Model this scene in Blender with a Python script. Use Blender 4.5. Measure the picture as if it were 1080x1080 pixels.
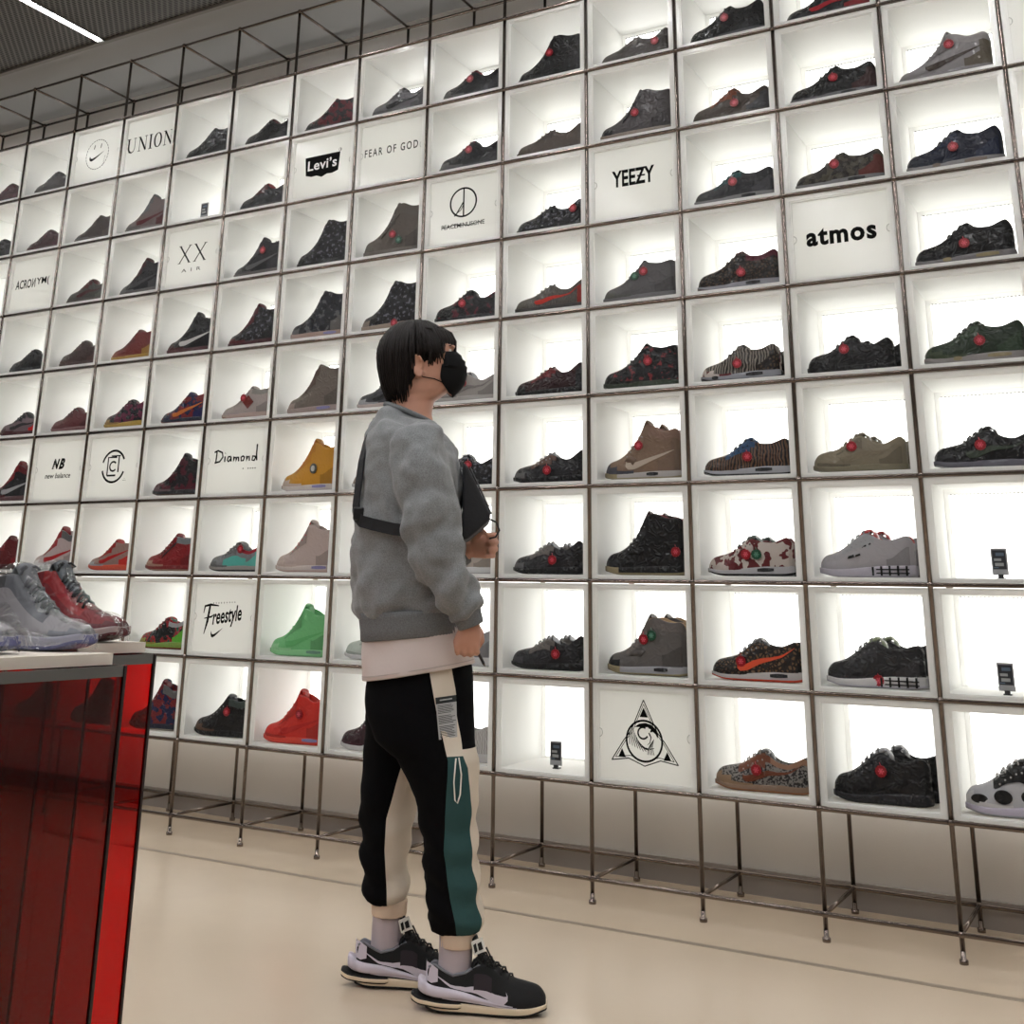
import bpy, math, random
from mathutils import Vector, Matrix, noise
R = math.radians
sc = bpy.context.scene
for o in list(bpy.data.objects): bpy.data.objects.remove(o)
COL = sc.collection
random.seed(5)

# ------------------------------------------------------------------ camera, world, light, exposure
cam_d = bpy.data.cameras.new('camera'); cam = bpy.data.objects.new('camera', cam_d); COL.objects.link(cam)
YAW, PITCH, ROLL = .5271, .2865, .0202
fw = Vector((-math.sin(YAW)*math.cos(PITCH), math.cos(YAW)*math.cos(PITCH), math.sin(PITCH)))
rt0 = Vector((math.cos(YAW), math.sin(YAW), 0)); up0 = rt0.cross(fw)
rt = rt0*math.cos(ROLL)+up0*math.sin(ROLL); up = up0*math.cos(ROLL)-rt0*math.sin(ROLL)
m = Matrix((rt, up, -fw)).transposed().to_4x4(); m.translation = Vector((.6301, -4.0165, 1.0184))
cam.matrix_world = m
cam_d.sensor_width = 36; cam_d.lens = 39.677; cam_d.shift_x = .03074; cam_d.shift_y = -.24234
cam_d.clip_start = .05; sc.camera = cam
wd = bpy.data.worlds.new('world'); sc.world = wd; wd.use_nodes = True
wd.node_tree.nodes['Background'].inputs[0].default_value = (.8, .85, .9, 1)
wd.node_tree.nodes['Background'].inputs[1].default_value = .02
sc.view_settings.view_transform = 'Standard'; sc.view_settings.look = 'None'
sc.view_settings.gamma = 1; sc.view_settings.use_curve_mapping = False
sc.view_settings.exposure = 0.0
BACK_E = 2.25        # strength of the glowing wall behind the boxes
LED_E = 60.0        # strength of all ceiling light lines, seen and added

# ------------------------------------------------------------------ measures
S = .35
W_, H_, D_, Z0 = .4016, .35, .4026, .382
CEIL = 3.952
NR = 9
def lin(c): return tuple((x/255/12.92 if x/255 <= .04045 else ((x/255+.055)/1.055)**2.4) for x in c)

# ------------------------------------------------------------------ materials
MATS = {}
def mat(name, col=(128,128,128), rough=.5, metal=0, coat=0, emis=None, es=0, pat=None, col2=None, col3=None, bump=0, bscale=60, trans=0, alpha=1, spec=.5, sheen=0, psc=1):
    if name in MATS: return MATS[name]
    M = bpy.data.materials.new(name); M.use_nodes = True; MATS[name] = M
    nt = M.node_tree; N = nt.nodes; Lk = nt.links; b = N['Principled BSDF']
    c1 = (*lin(col), 1)
    b.inputs['Base Color'].default_value = c1; b.inputs['Roughness'].default_value = rough
    b.inputs['Metallic'].default_value = metal; b.inputs['Specular IOR Level'].default_value = spec
    b.inputs['Coat Weight'].default_value = coat; b.inputs['Coat Roughness'].default_value = .10
    b.inputs['Transmission Weight'].default_value = trans; b.inputs['Alpha'].default_value = alpha
    b.inputs['Sheen Weight'].default_value = sheen
    if emis: b.inputs['Emission Color'].default_value = (*lin(emis), 1); b.inputs['Emission Strength'].default_value = es
    tc = N.new('ShaderNodeTexCoord')
    def ramp(src, stops, interp='CONSTANT'):
        r = N.new('ShaderNodeValToRGB'); r.color_ramp.interpolation = interp
        e = r.color_ramp.elements
        while len(e) < len(stops): e.new(.5)
        for k, (p, c) in enumerate(stops): e[k].position = p; e[k].color = (*lin(c), 1)
        Lk.new(src, r.inputs[0]); Lk.new(r.outputs[0], b.inputs['Base Color']); return r
    if pat == 'leopard':
        v = N.new('ShaderNodeTexVoronoi'); v.feature = 'DISTANCE_TO_EDGE'; v.inputs['Scale'].default_value = 75*psc; Lk.new(tc.outputs['Object'], v.inputs[0])
        ramp(v.outputs['Distance'], [(0, col2), (.2, col)])
    elif pat == 'zebra':
        v = N.new('ShaderNodeTexWave'); v.inputs['Scale'].default_value = 28*psc; v.inputs['Distortion'].default_value = 6; v.inputs['Detail'].default_value = 1
        Lk.new(tc.outputs['Object'], v.inputs[0]); ramp(v.outputs['Fac'], [(0, col), (.5, col2)])
    elif pat in ('camo', 'marble'):
        v = N.new('ShaderNodeTexNoise'); v.inputs['Scale'].default_value = 26*psc; v.inputs['Detail'].default_value = 2; Lk.new(tc.outputs['Object'], v.inputs[0])
        st = [(0, col), (.5, col2)] + ([(.6, col3)] if col3 else [])
        ramp(v.outputs['Fac'], st, 'CONSTANT' if pat == 'camo' else 'LINEAR')
    elif pat == 'safari':
        v = N.new('ShaderNodeTexNoise'); v.inputs['Scale'].default_value = 150*psc; v.inputs['Detail'].default_value = 3; Lk.new(tc.outputs['Object'], v.inputs[0])
        ramp(v.outputs['Fac'], [(0, col), (.5, col2)])
    elif pat == 'melange':
        v = N.new('ShaderNodeTexNoise'); v.inputs['Scale'].default_value = 320*psc; v.inputs['Detail'].default_value = 3; Lk.new(tc.outputs['Object'], v.inputs[0])
        ramp(v.outputs['Fac'], [(.3, col), (.7, col2)], 'LINEAR')
    if bump or coat:
        n = N.new('ShaderNodeTexNoise'); n.inputs['Scale'].default_value = bscale; n.inputs['Detail'].default_value = 2 if not coat else 1
        if coat: n.noise_type = 'RIDGED_MULTIFRACTAL' if hasattr(n, 'noise_type') else n.noise_type
        if coat: n.inputs['Distortion'].default_value = 1.2
        Lk.new(tc.outputs['Object'], n.inputs[0])
        bp = N.new('ShaderNodeBump'); bp.inputs['Strength'].default_value = bump or .9; bp.inputs['Distance'].default_value = .004 if not coat else .03
        Lk.new(n.outputs['Fac'], bp.inputs['Height'])
        Lk.new(bp.outputs[0], b.inputs['Coat Normal' if coat else 'Normal'])
    return M
def S_(name, col, **k):          # a shoe colour under shrink wrap
    return mat('wrapped_'+name, tuple(x*.86 for x in col), rough=.6, coat=.5, bscale=34, spec=.15, **k)

def translucent(name, col, fac=.5, rough=.6):
    M = bpy.data.materials.new(name); M.use_nodes = True; MATS[name] = M
    nt = M.node_tree; N = nt.nodes; Lk = nt.links; N.remove(N['Principled BSDF']); out = N['Material Output']
    d = N.new('ShaderNodeBsdfDiffuse'); t = N.new('ShaderNodeBsdfTranslucent'); g = N.new('ShaderNodeBsdfGlossy')
    for x in (d, t): x.inputs[0].default_value = (*lin(col), 1)
    g.inputs['Roughness'].default_value = .15
    mx = N.new('ShaderNodeMixShader'); mx.inputs[0].default_value = fac; Lk.new(d.outputs[0], mx.inputs[1]); Lk.new(t.outputs[0], mx.inputs[2])
    m2 = N.new('ShaderNodeMixShader'); m2.inputs[0].default_value = .04; Lk.new(mx.outputs[0], m2.inputs[1]); Lk.new(g.outputs[0], m2.inputs[2])
    Lk.new(m2.outputs[0], out.inputs[0]); return M
def redglass(name, col, refl=.10):
    M = bpy.data.materials.new(name); M.use_nodes = True; MATS[name] = M
    nt = M.node_tree; N = nt.nodes; Lk = nt.links; N.remove(N['Principled BSDF']); out = N['Material Output']
    t = N.new('ShaderNodeBsdfTransparent'); t.inputs[0].default_value = (*col, 1)
    g = N.new('ShaderNodeBsdfGlossy'); g.inputs['Roughness'].default_value = .03
    fr = N.new('ShaderNodeFresnel'); fr.inputs[0].default_value = 1.45
    m2 = N.new('ShaderNodeMixShader'); Lk.new(fr.outputs[0], m2.inputs[0]); Lk.new(t.outputs[0], m2.inputs[1]); Lk.new(g.outputs[0], m2.inputs[2])
    Lk.new(m2.outputs[0], out.inputs[0]); return M

box_m = translucent('milky_acrylic', (251,251,249), .45)
cover_m = translucent('milky_front_acrylic', (243,243,240), .6)
glow_m = mat('light_wall_glow', (255,255,255), emis=(255,254,250), es=BACK_E)
chrome = mat('brushed_steel', (124,113,107), rough=.2, metal=1)
ink = mat('black_ink', (4,4,4), rough=.7, spec=.1)
paper = mat('white_ink', (240,240,240), rough=.6)
dotm = mat('dark_slots', (60,58,56), rough=.8)
wall_m = mat('wall_paint', (222,218,214), rough=.85, bump=.1, bscale=200)
base_m = mat('skirting_grey', (158,151,146), rough=.7)
plaster = mat('ceiling_plaster', (150,150,150), rough=.85)
led_m = mat('led_diffuser', (255,255,255), emis=(255,255,255), es=LED_E)
darkm = mat('dark_plastic', (30,30,32), rough=.4)

# ------------------------------------------------------------------ mesh helpers
class MB:
    def __init__(s): s.v = []; s.f = []; s.m = []
    def add(s, vs, fs, mi=0):
        n = len(s.v); s.v += [tuple(v) for v in vs]; s.f += [tuple(i+n for i in f) for f in fs]; s.m += [mi]*len(fs) if isinstance(mi, int) else list(mi)
    def box(s, a, b, mi=0):
        x0, y0, z0 = a; x1, y1, z1 = b
        s.add([(x0,y0,z0),(x1,y0,z0),(x1,y1,z0),(x0,y1,z0),(x0,y0,z1),(x1,y0,z1),(x1,y1,z1),(x0,y1,z1)],
              [(0,3,2,1),(4,5,6,7),(0,1,5,4),(1,2,6,5),(2,3,7,6),(3,0,4,7)], mi)
    def tube(s, pts, r, n=8, mi=0, caps=True, flat=1):
        pts = [Vector(p) for p in pts]; rs = r if isinstance(r, (list, tuple)) else [r]*len(pts)
        rings = []; pn = None
        for i, p in enumerate(pts):
            t = (pts[min(i+1, len(pts)-1)]-pts[max(i-1, 0)]).normalized()
            if pn is None:
                a = Vector((0,0,1)) if abs(t.z) < .9 else Vector((1,0,0)); pn = t.cross(a).normalized()
            else:
                pn = (pn - t*pn.dot(t)).normalized()
            q = t.cross(pn)
            rings.append([p+(pn*math.cos(2*math.pi*k/n)+q*math.sin(2*math.pi*k/n)*flat)*rs[i] for k in range(n)])
        s.loft(rings, mi, caps)
    def loft(s, rings, mi=0, caps=True, closed=True):
        n = len(rings[0]); vs = [p for r_ in rings for p in r_]; fs = []; ms = []
        for i in range(len(rings)-1):
            for k in range(n if closed else n-1):
                k2 = (k+1) % n
                fs.append((i*n+k, i*n+k2, (i+1)*n+k2, (i+1)*n+k)); ms.append(mi(i, k) if callable(mi) else mi)
        if caps:
            fs.append(tuple(range(n))[::-1]); ms.append(ms[0]); fs.append(tuple((len(rings)-1)*n+k for k in range(n))); ms.append(ms[-1])
        s.add(vs, fs, ms)
    def sphere(s, c, r, mi=0, seg=12, rings=8):
        rx, ry, rz = r if isinstance(r, (tuple, list)) else (r, r, r)
        rr = []
        for i in range(rings+1):
            a = math.pi*i/rings; q = max(math.sin(a), .02)
            rr.append([(c[0]+rx*q*math.cos(2*math.pi*k/seg), c[1]+ry*q*math.sin(2*math.pi*k/seg), c[2]-rz*math.cos(a)) for k in range(seg)])
        s.loft(rr, mi)
    def prism(s, poly, y0, y1, mi=0):      # polygon in x,z extruded along y
        n = len(poly); s.add([(x, y0, z) for x, z in poly]+[(x, y1, z) for x, z in poly],
            [tuple(range(n)), tuple(range(2*n-1, n-1, -1))]+[(k, k+n, (k+1) % n+n, (k+1) % n) for k in range(n)], mi)
    def mesh(s, name, mats, smooth=False):
        me = bpy.data.meshes.new(name); me.from_pydata(s.v, [], s.f)
        for x in (mats if isinstance(mats, (list, tuple)) else [mats]): me.materials.append(x)
        me.polygons.foreach_set('material_index', s.m)
        if smooth: me.polygons.foreach_set('use_smooth', [True]*len(s.f))
        me.update(); return me
    def build(s, name, mats, parent=None, smooth=False, sub=0, bevel=0):
        o = bpy.data.objects.new(name, s.mesh(name, mats, smooth)); COL.objects.link(o); o.parent = parent
        if bevel:
            b = o.modifiers.new('bevel', 'BEVEL'); b.width = bevel; b.segments = 2; b.limit_method = 'ANGLE'
        if sub:
            b = o.modifiers.new('subsurf', 'SUBSURF'); b.levels = sub; b.render_levels = sub
        return o
def tag(o, label=None, cat=None, group=None, kind=None):
    if label: o['label'] = label
    if cat: o['category'] = cat
    if group: o['group'] = group
    if kind: o['kind'] = kind
    return o
def empty(name, loc=(0,0,0), rz=0):
    o = bpy.data.objects.new(name, None); o.empty_display_size = .05; COL.objects.link(o); o.location = loc; o.rotation_euler = (0,0,rz); return o
def copy_tree(o, parent=None):
    c = o.copy(); COL.objects.link(c); c.parent = parent
    for ch in list(KIDS.get(o.name, [])): copy_tree(ch, c)
    return c
KIDS = {}
def kid(o):
    if o.parent: KIDS.setdefault(o.parent.name, []).append(o)
    return o
def lerp(a, b, t): return a+(b-a)*t
def prof(keys, x):
    if x <= keys[0][0]: return keys[0][1]
    for (a, va), (b, vb) in zip(keys, keys[1:]):
        if x <= b:
            t = (x-a)/(b-a); t = t*t*(3-2*t)*.5+t*.5; return va+(vb-va)*t
    return keys[-1][1]
def profL(keys, x):
    if x <= keys[0][0]: return keys[0][1]
    for (a, va), (b, vb) in zip(keys, keys[1:]):
        if x <= b: return va+(vb-va)*(x-a)/(b-a)
    return keys[-1][1]
def smst(a, b, x):
    t = min(1, max(0, (x-a)/(b-a))); return t*t*(3-2*t)

# ------------------------------------------------------------------ setting
def struct(name, mb, m_, **k): return tag(mb.build(name, m_, **k), kind='structure')
X0, X1, Y0, Y1 = -8.2, 3.6, -7.5, .46
# floor material
fm = mat('polished_floor', (212,196,172), rough=.24, spec=.45)
nt = fm.node_tree; N = nt.nodes; Lk = nt.links; b = N['Principled BSDF']; tc = N.new('ShaderNodeTexCoord')
n1 = N.new('ShaderNodeTexNoise'); n1.inputs['Scale'].default_value = .9; n1.inputs['Detail'].default_value = 2; Lk.new(tc.outputs['Object'], n1.inputs[0])
mxf = N.new('ShaderNodeMix'); mxf.data_type = 'RGBA'; mxf.inputs['A'].default_value = (*lin((200,182,160)), 1); mxf.inputs['B'].default_value = (*lin((216,198,176)), 1)
Lk.new(n1.outputs['Fac'], mxf.inputs['Factor']); Lk.new(mxf.outputs['Result'], b.inputs['Base Color'])
n2 = N.new('ShaderNodeTexNoise'); n2.inputs['Scale'].default_value = 9; n2.inputs['Detail'].default_value = 5; Lk.new(tc.outputs['Object'], n2.inputs[0])
mr = N.new('ShaderNodeMapRange'); mr.inputs[3].default_value = .17; mr.inputs[4].default_value = .26; Lk.new(n2.outputs['Fac'], mr.inputs[0]); Lk.new(mr.outputs[0], b.inputs['Roughness'])
mb = MB(); mb.box((X0, Y0, -.1), (X1, Y1, 0)); struct('floor', mb, fm)
mb = MB(); mb.box((X0, -.270, -.001), (X1, -.242, .0006)); struct('painted_shelf_shadow_1', mb, mat('painted_shadow_line', (146,132,115), rough=.5))  # darker strip painting the rack's soft shadow line onto the floor
mb = MB(); mb.box((X0, Y1, 0), (X1, Y1+.1, CEIL+.2)); struct('wall_back', mb, wall_m)
mb = MB(); mb.box((X0-.1, Y0, 0), (X0, Y1, CEIL+.2)); struct('wall_left', mb, mat('side_wall', (120,116,112), rough=.8))
mb = MB(); mb.box((X1, Y0, 0), (X1+.1, Y1, CEIL+.2)); struct('wall_right', mb, mat('side_wall'))
mb = MB(); mb.box((X0, Y0-.1, 0), (X1, Y0, CEIL+.2)); struct('wall_front', mb, mat('side_wall'))
mb = MB(); mb.box((X0, Y1-.012, 0), (X1, Y1, .085)); struct('baseboard_back', mb, base_m)
mb = MB(); mb.box((X0, -.13, CEIL), (X1, Y1, CEIL+.1)); struct('ceiling', mb, plaster)
# the ribbed metal ceiling field
cm = mat('ribbed_ceiling_metal', (70,68,66), rough=.5, metal=.4)
nt = cm.node_tree; N = nt.nodes; Lk = nt.links; b = N['Principled BSDF']; tc = N.new('ShaderNodeTexCoord')
mp = N.new('ShaderNodeMapping'); mp.inputs['Rotation'].default_value = (0, 0, R(30)); mp.inputs['Scale'].default_value = (1, .55, 1); Lk.new(tc.outputs['Object'], mp.inputs[0])
ck = N.new('ShaderNodeTexVoronoi'); ck.inputs['Scale'].default_value = 50; ck.inputs['Randomness'].default_value = 0; Lk.new(mp.outputs[0], ck.inputs[0])
rp = N.new('ShaderNodeValToRGB'); rp.color_ramp.elements[0].position = .38; rp.color_ramp.elements[0].color = (*lin((10,10,10)), 1)
rp.color_ramp.elements[1].position = .5; rp.color_ramp.elements[1].color = (*lin((104,101,98)), 1)
Lk.new(ck.outputs['Distance'], rp.inputs[0]); Lk.new(rp.outputs[0], b.inputs['Base Color'])
b.inputs['Metallic'].default_value = 0
LEDX = [-7.0, -5.55, -4.1, -2.65, -1.2, .25, 1.7, 3.1]  # one line is seen; the rest are added for fill and highlights
edges = [X0]+[x for lx in LEDX for x in (lx-.028, lx+.028)]+[X1]
mb = MB()
for a, c in zip(edges[::2], edges[1::2]):
    mb.box((a, Y0, CEIL+.012), (c, -.155, CEIL+.06))
mb.box((X0, -.155, CEIL-.004), (X1, -.13, CEIL+.06), 1)
o = mb.build('ceiling', [cm, mat('ceiling_edge_trim', (120,118,115), rough=.5)]); tag(o, kind='structure')
for k, lx in enumerate(LEDX):
    g = empty('seen_or_added_light_line', (lx, -.16, CEIL))
    tag(g, 'bright slim light line ending at the plaster strip above the boxes' if k == 2 else 'added unseen light line in the ribbed ceiling, ' + ['by the far end wall', 'left of the visible one', '', 'right of the visible one', 'behind the person', 'over the camera', 'over the last columns', 'by the near end wall'][k], 'ceiling light')
    mb = MB(); mb.box((-.026, Y0+.2, 0), (-.020, 0, .05)); mb.box((.020, Y0+.2, 0), (.026, 0, .05)); mb.box((-.026, -.004, 0), (.026, 0, .05)); mb.build('housing', mat('ceiling_edge_trim'), g)
    mb = MB(); mb.box((-.019, Y0+.2, .006), (.019, -.006, .02)); mb.build('diffuser', led_m, g)

# glowing wall behind the boxes
NC0, NC1 = -14, 2
mb = MB(); mb.box((NC0*W_, D_+.022, Z0), (NC1*W_, D_+.034, Z0+NR*H_)); tag(mb.build('light_wall', glow_m), 'flat white glowing panel on the wall behind all the display boxes', 'light panel')

# ------------------------------------------------------------------ steel rack
rack = empty('steel_tube_rack', (NC0*W_, 0, 0)); tag(rack, 'floor to ceiling steel tube rack carrying the grid of lit white boxes', 'shelf rack')
rx = -NC0*W_; TR = .0075
LEV = [-.078] + [Z0+k*H_ for k in range(NR+2)]; LEV[0] = .078
for i in range(NC0, NC1+1):
    for y in (0, D_):
        mb = MB(); mb.tube([(i*W_+rx, y, .03), (i*W_+rx, y, LEV[-1])], TR, 10)
        for z in LEV: mb.sphere((i*W_+rx, y, z), .0125, seg=10, rings=6)
        up_ = mb.build('upright', chrome, rack, smooth=True)
        mb = MB(); mb.tube([(i*W_+rx, y, 0), (i*W_+rx, y, .012), (i*W_+rx, y, .014), (i*W_+rx, y, .034)], [.013, .013, .008, .008], 10); mb.build('levelling_foot', chrome, up_, smooth=True)
for k, z in enumerate(LEV):
    for y in (0, D_):
        if 1 < k < len(LEV)-2 and y: continue
        mb = MB(); mb.tube([(0, y, z), ((NC1-NC0)*W_, y, z)], TR, 10); mb.build('rail', chrome, rack, smooth=True)
for i in range(NC0, NC1+1):
    for z in (LEV[0], LEV[1], LEV[-2], LEV[-1]):
        mb = MB(); mb.tube([(i*W_+rx, 0, z), (i*W_+rx, D_, z)], TR*.92, 8); mb.build('cross_tube', chrome, rack, smooth=True)

# ------------------------------------------------------------------ display boxes
G = .0088
BW, BH = W_-2*G, H_-2*G            # box outer size; local origin at its front lower middle
def box_shell_mesh():
    mb = MB(); t = .006; x = BW/2; d = D_-.03
    mb.box((-x, .006, 0), (x, d, .0135)); mb.box((-x, .006, BH-t), (x, d, BH))
    mb.box((-x, .006, t), (-x+t, d, BH-t)); mb.box((x-t, .006, t), (x, d, BH-t))
    r_ = .024   # rear rim
    mb.box((-x+t, d-.005, t), (-x+r_, d, BH-t)); mb.box((x-r_, d-.005, t), (x-t, d, BH-t))
    mb.box((-x+r_, d-.005, t), (x-r_, d, .020)); mb.box((-x+r_, d-.005, BH-r_), (x-r_, d, BH-t))
    nd = 26
    for k in range(nd):
        xx = -x+r_+(2*x-2*r_)*(k+.25)/nd
        mb.box((xx, d-.007, BH-r_-.003), (xx+.006, d-.0045, BH-r_+.001), 1)
    return mb.mesh('box_shell', [box_m, dotm])
def frame_mesh():
    mb = MB(); x = BW/2; a = .015
    for (p, q, y0, y1) in (((-x, 0), (x, .010), 0, .006), ((-x, BH-a), (x, BH), 0, .006), ((-x, .010), (-x+a, BH-a), 0, .006), ((x-a, .010), (x, BH-a), 0, .006)):
        mb.box((p[0], y0, p[1]), (q[0], y1, q[1]))
    a2 = .021
    for (p, q) in (((-x+a, .010), (x-a, .0132)), ((-x+a, BH-a2), (x-a, BH-a)), ((-x+a, .0132), (-x+a2, BH-a2)), ((x-a2, .0132), (x-a, BH-a2))):
        mb.box((p[0], .004, p[1]), (q[0], .010, q[1]))
    return mb.mesh('front_frame', [box_m])
SHELL, FRAME = box_shell_mesh(), frame_mesh()
def cover_mesh():
    mb = MB(); x = BW/2-.0205
    mb.box((-x, .010, .0136), (x, .013, BH-.0205))
    for sx in (-1, 1):
        mb.tube([(sx*x + .011*math.cos(a)*-sx*1.0, .0095, BH*.5+.014*math.sin(a)) for a in [R(-90+15*k) for k in range(13)]], .0012, 4, 1)
    return mb.mesh('front_cover', [cover_m, mat('cover_edge', (170,168,165), rough=.4)])
COVER = cover_mesh()

# flat lettering and emblems; local frame: x right, z up, centred on the cover, printed 0.4 mm proud of it
class Ink(MB):
    def quad(s, pts, mi=0): s.add([(x, 0, z) for x, z in pts], [tuple(range(len(pts)))], mi)
    def stroke(s, pts, w, mi=0):
        ws = w if isinstance(w, (list, tuple)) else [w]*len(pts)
        L_, R_ = [], []
        for i, p in enumerate(pts):
            a = pts[max(i-1, 0)]; b_ = pts[min(i+1, len(pts)-1)]; dx, dz = b_[0]-a[0], b_[1]-a[1]; l = math.hypot(dx, dz) or 1
            nx, nz = -dz/l*ws[i]/2, dx/l*ws[i]/2; L_.append((p[0]+nx, 0, p[1]+nz)); R_.append((p[0]-nx, 0, p[1]-nz))
        n = len(pts); s.add(L_+R_, [(n+i, n+i+1, i+1, i) for i in range(n-1)], mi)
    def ring(s, cx, cz, r, w, a0=0, a1=360, mi=0, n=40): s.stroke([(cx+r*math.cos(R(lerp(a0, a1, k/n))), cz+r*math.sin(R(lerp(a0, a1, k/n)))) for k in range(n+1)], w, mi)
    def text(s, txt, cx, cz, wd_, ht, bold=0, shear=0, rot=0, mi=0, spacing=1):
        cu = bpy.data.curves.new('t', 'FONT'); cu.body = txt; cu.offset = bold; cu.shear = shear; cu.space_character = spacing; cu.resolution_u = 3
        ob = bpy.data.objects.new('t', cu); me = bpy.data.meshes.new_from_object(ob)
        vs = [v.co.copy() for v in me.vertices]
        a, b_ = min(v.x for v in vs), max(v.x for v in vs); c, d = min(v.y for v in vs), max(v.y for v in vs)
        pts = []
        for v in vs:
            x = ((v.x-a)/(b_-a)-.5)*wd_; z = ((v.y-c)/(d-c)-.5)*ht
            pts.append((cx+x*math.cos(rot)-z*math.sin(rot), 0, cz+x*math.sin(rot)+z*math.cos(rot)))
        fs = [tuple(p.vertices) for p in me.polygons]
        s.add(pts, fs, mi); bpy.data.objects.remove(ob); bpy.data.curves.remove(cu); bpy.data.meshes.remove(me)
SW = [(-.5,.02),(-.42,-.11),(-.30,-.13),(-.1,-.07),(.5,.17),(-.12,-.19),(-.33,-.27),(-.47,-.24),(-.53,-.12)]   # hooked tick outline
def card_art(k):
    q = Ink()
    if k == 'smile':
        for j in range(30): q.ring(0, 0, .088, .004, j*12, j*12+8, n=4)
        q.quad([(x*.115, z*.115-.005) for x, z in SW][::1]); q.stroke([(-.03,.035),(-.024,.06)], .006); q.stroke([(.022,.035),(.028,.06)], .006)
        for j in range(7): q.stroke([(.05+.002*j, -.075+.009*j), (.056+.002*j, -.073+.009*j)], .003)
    elif k == 'union':
        h = .082; x = -.155; th, tn = .012, .004
        def serif(cx, cz, w=.026): q.quad([(cx-w/2, cz-.002), (cx+w/2, cz-.002), (cx+w/2, cz+.002), (cx-w/2, cz+.002)])
        q.stroke([(x,h/2),(x,-h*.2),(x+.008,-h*.42),(x+.024,-h*.5),(x+.040,-h*.42),(x+.047,-h*.2),(x+.047,h/2)], [th,th,th,.007,.005,tn,tn]); serif(x, h/2); serif(x+.047, h/2, .02)
        x += .083; q.stroke([(x,-h/2),(x,h/2)], tn); q.stroke([(x,h/2),(x+.048,-h/2)], th); q.stroke([(x+.048,h/2),(x+.048,-h/2)], tn); serif(x, -h/2, .02); serif(x+.048, h/2, .02); serif(x-.003, h/2, .016)
        x += .083; q.stroke([(x,-h/2),(x,h/2)], th); serif(x, h/2); serif(x, -h/2)
        x += .055; q.stroke([(x+.024*math.cos(a), h/2*math.sin(a)) for a in [R(15*j) for j in range(25)]], [tn+(th-tn)*abs(math.cos(R(15*j))) for j in range(25)])
        x += .052; q.stroke([(x,-h/2),(x,h/2)], tn); q.stroke([(x,h/2),(x+.048,-h/2)], th); q.stroke([(x+.048,h/2),(x+.048,-h/2)], tn); serif(x, -h/2, .02); serif(x+.048, h/2, .02); serif(x-.003, h/2, .016)
    elif k == 'xx':
        for cx in (-.052, .052):
            q.stroke([(cx-.034,.058),(cx+.034,-.034)], .009); q.stroke([(cx+.034,.058),(cx-.034,-.034)], .006)
            for (a, b_) in ((cx-.034,.058),(cx+.034,-.034),(cx+.034,.058),(cx-.034,-.034)): q.stroke([(a-.010,b_),(a+.010,b_)], .003)
        q.text('A  I  R', 0, -.075, .13, .018, .0)
    elif k == 'acr':
        q.text('ACRO', -.075, .0, .13, .052, .016); q.text('\u0418', .010, .0, .028, .052, .016); q.text('YM(', .085, .0, .105, .052, .016)
    elif k == 'levi':
        w = .105
        q.quad([(-w,.052),(w,.052),(w,.042),(w*.93,-.042),(w*.6,-.052),(w*.3,-.05),(0,-.062),(-w*.3,-.05),(-w*.6,-.052),(-w*.93,-.042),(-w,.042)])
        q.text('Levi\u2019s', 0, .006, .175, .052, .018, spacing=1.05, mi=1)
        q.stroke([(w*1.02,.066),(w*1.02,.058)], .004); q.ring(w*1.0,.062,.008,.002, n=12)
        q.v = [(x, -.0003 if i >= 11 and i < len(q.v) else y, z) for i, (x, y, z) in enumerate(q.v)]
    elif k == 'fog':
        q.text('FEAR OF GOD', 0, .008, .30, .04, .012, spacing=1.35)
    elif k == 'peace':
        q.ring(0, .03, .066, .008, n=48); q.stroke([(.002,.096),(.002,-.036)], .007); q.stroke([(0,.03),(-.034,-.02),(-.045,-.03)], .006); q.stroke([(.002,.02),(-.012,-.005),(-.03,-.016)], .004)
        q.text('PEACEMINUSONE', 0, -.075, .22, .021, .01); q.stroke([(-.105,-.078),(-.04,-.07),(.03,-.08),(.10,-.071)], .0035)
    elif k == 'yeezy':
        q.text('YEEZY', 0, .012, .185, .072, .03); q.stroke([(.018,.012),(.052,.012)], .007)
    elif k == 'atmos':
        q.text('atmos', .0, .0, .25, .066, .038, spacing=1.14)
    elif k == 'nb':
        q.text('N', -.022, .028, .056, .052, .06, .35); q.text('B', .022, .028, .045, .056, .06, .35); q.text('new balance', 0, -.032, .19, .027, .012, .2)
        for j in range(4): q.stroke([(-.06,.012+.011*j),(-.025,.012+.011*j)], .003, 1)
    elif k == 'clot':
        q.ring(0, 0, .078, .011, 25, 165); q.ring(0, 0, .078, .011, 195, 340)
        q.stroke([(-.04,-.045),(-.04,.045),(.02,.045)], .009); q.stroke([(.035,.05),(.035,-.03)], .009); q.stroke([(-.04,-.045),(.02,-.045)], .009); q.stroke([(-.02,.052),(.045,.052)], .006)
        q.ring(-.002, 0, .023, .009, 40, 320, n=20); q.text('.:.', .085, -.066, .02, .012)
    elif k == 'diamond':
        a = .0085
        def st(*p): q.stroke([(x*.052-.135, z*.052-.01) for x, z in p], a)
        st((.3,1.0),(.25,.1)); st((0,.95),(.4,1.1),(.95,.9),(1.05,.5),(.7,.1),(.1,0)); st((1.3,.55),(1.3,.05)); st((1.3,.8),(1.33,.84))
        st((2.0,.5),(1.7,.5),(1.6,.2),(1.75,.05),(2.0,.3),(2.02,.5),(2.05,.05)); st((2.35,.5),(2.35,.05),(2.45,.42),(2.6,.42),(2.62,.05),(2.75,.42),(2.9,.42),(2.95,.05))
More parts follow.
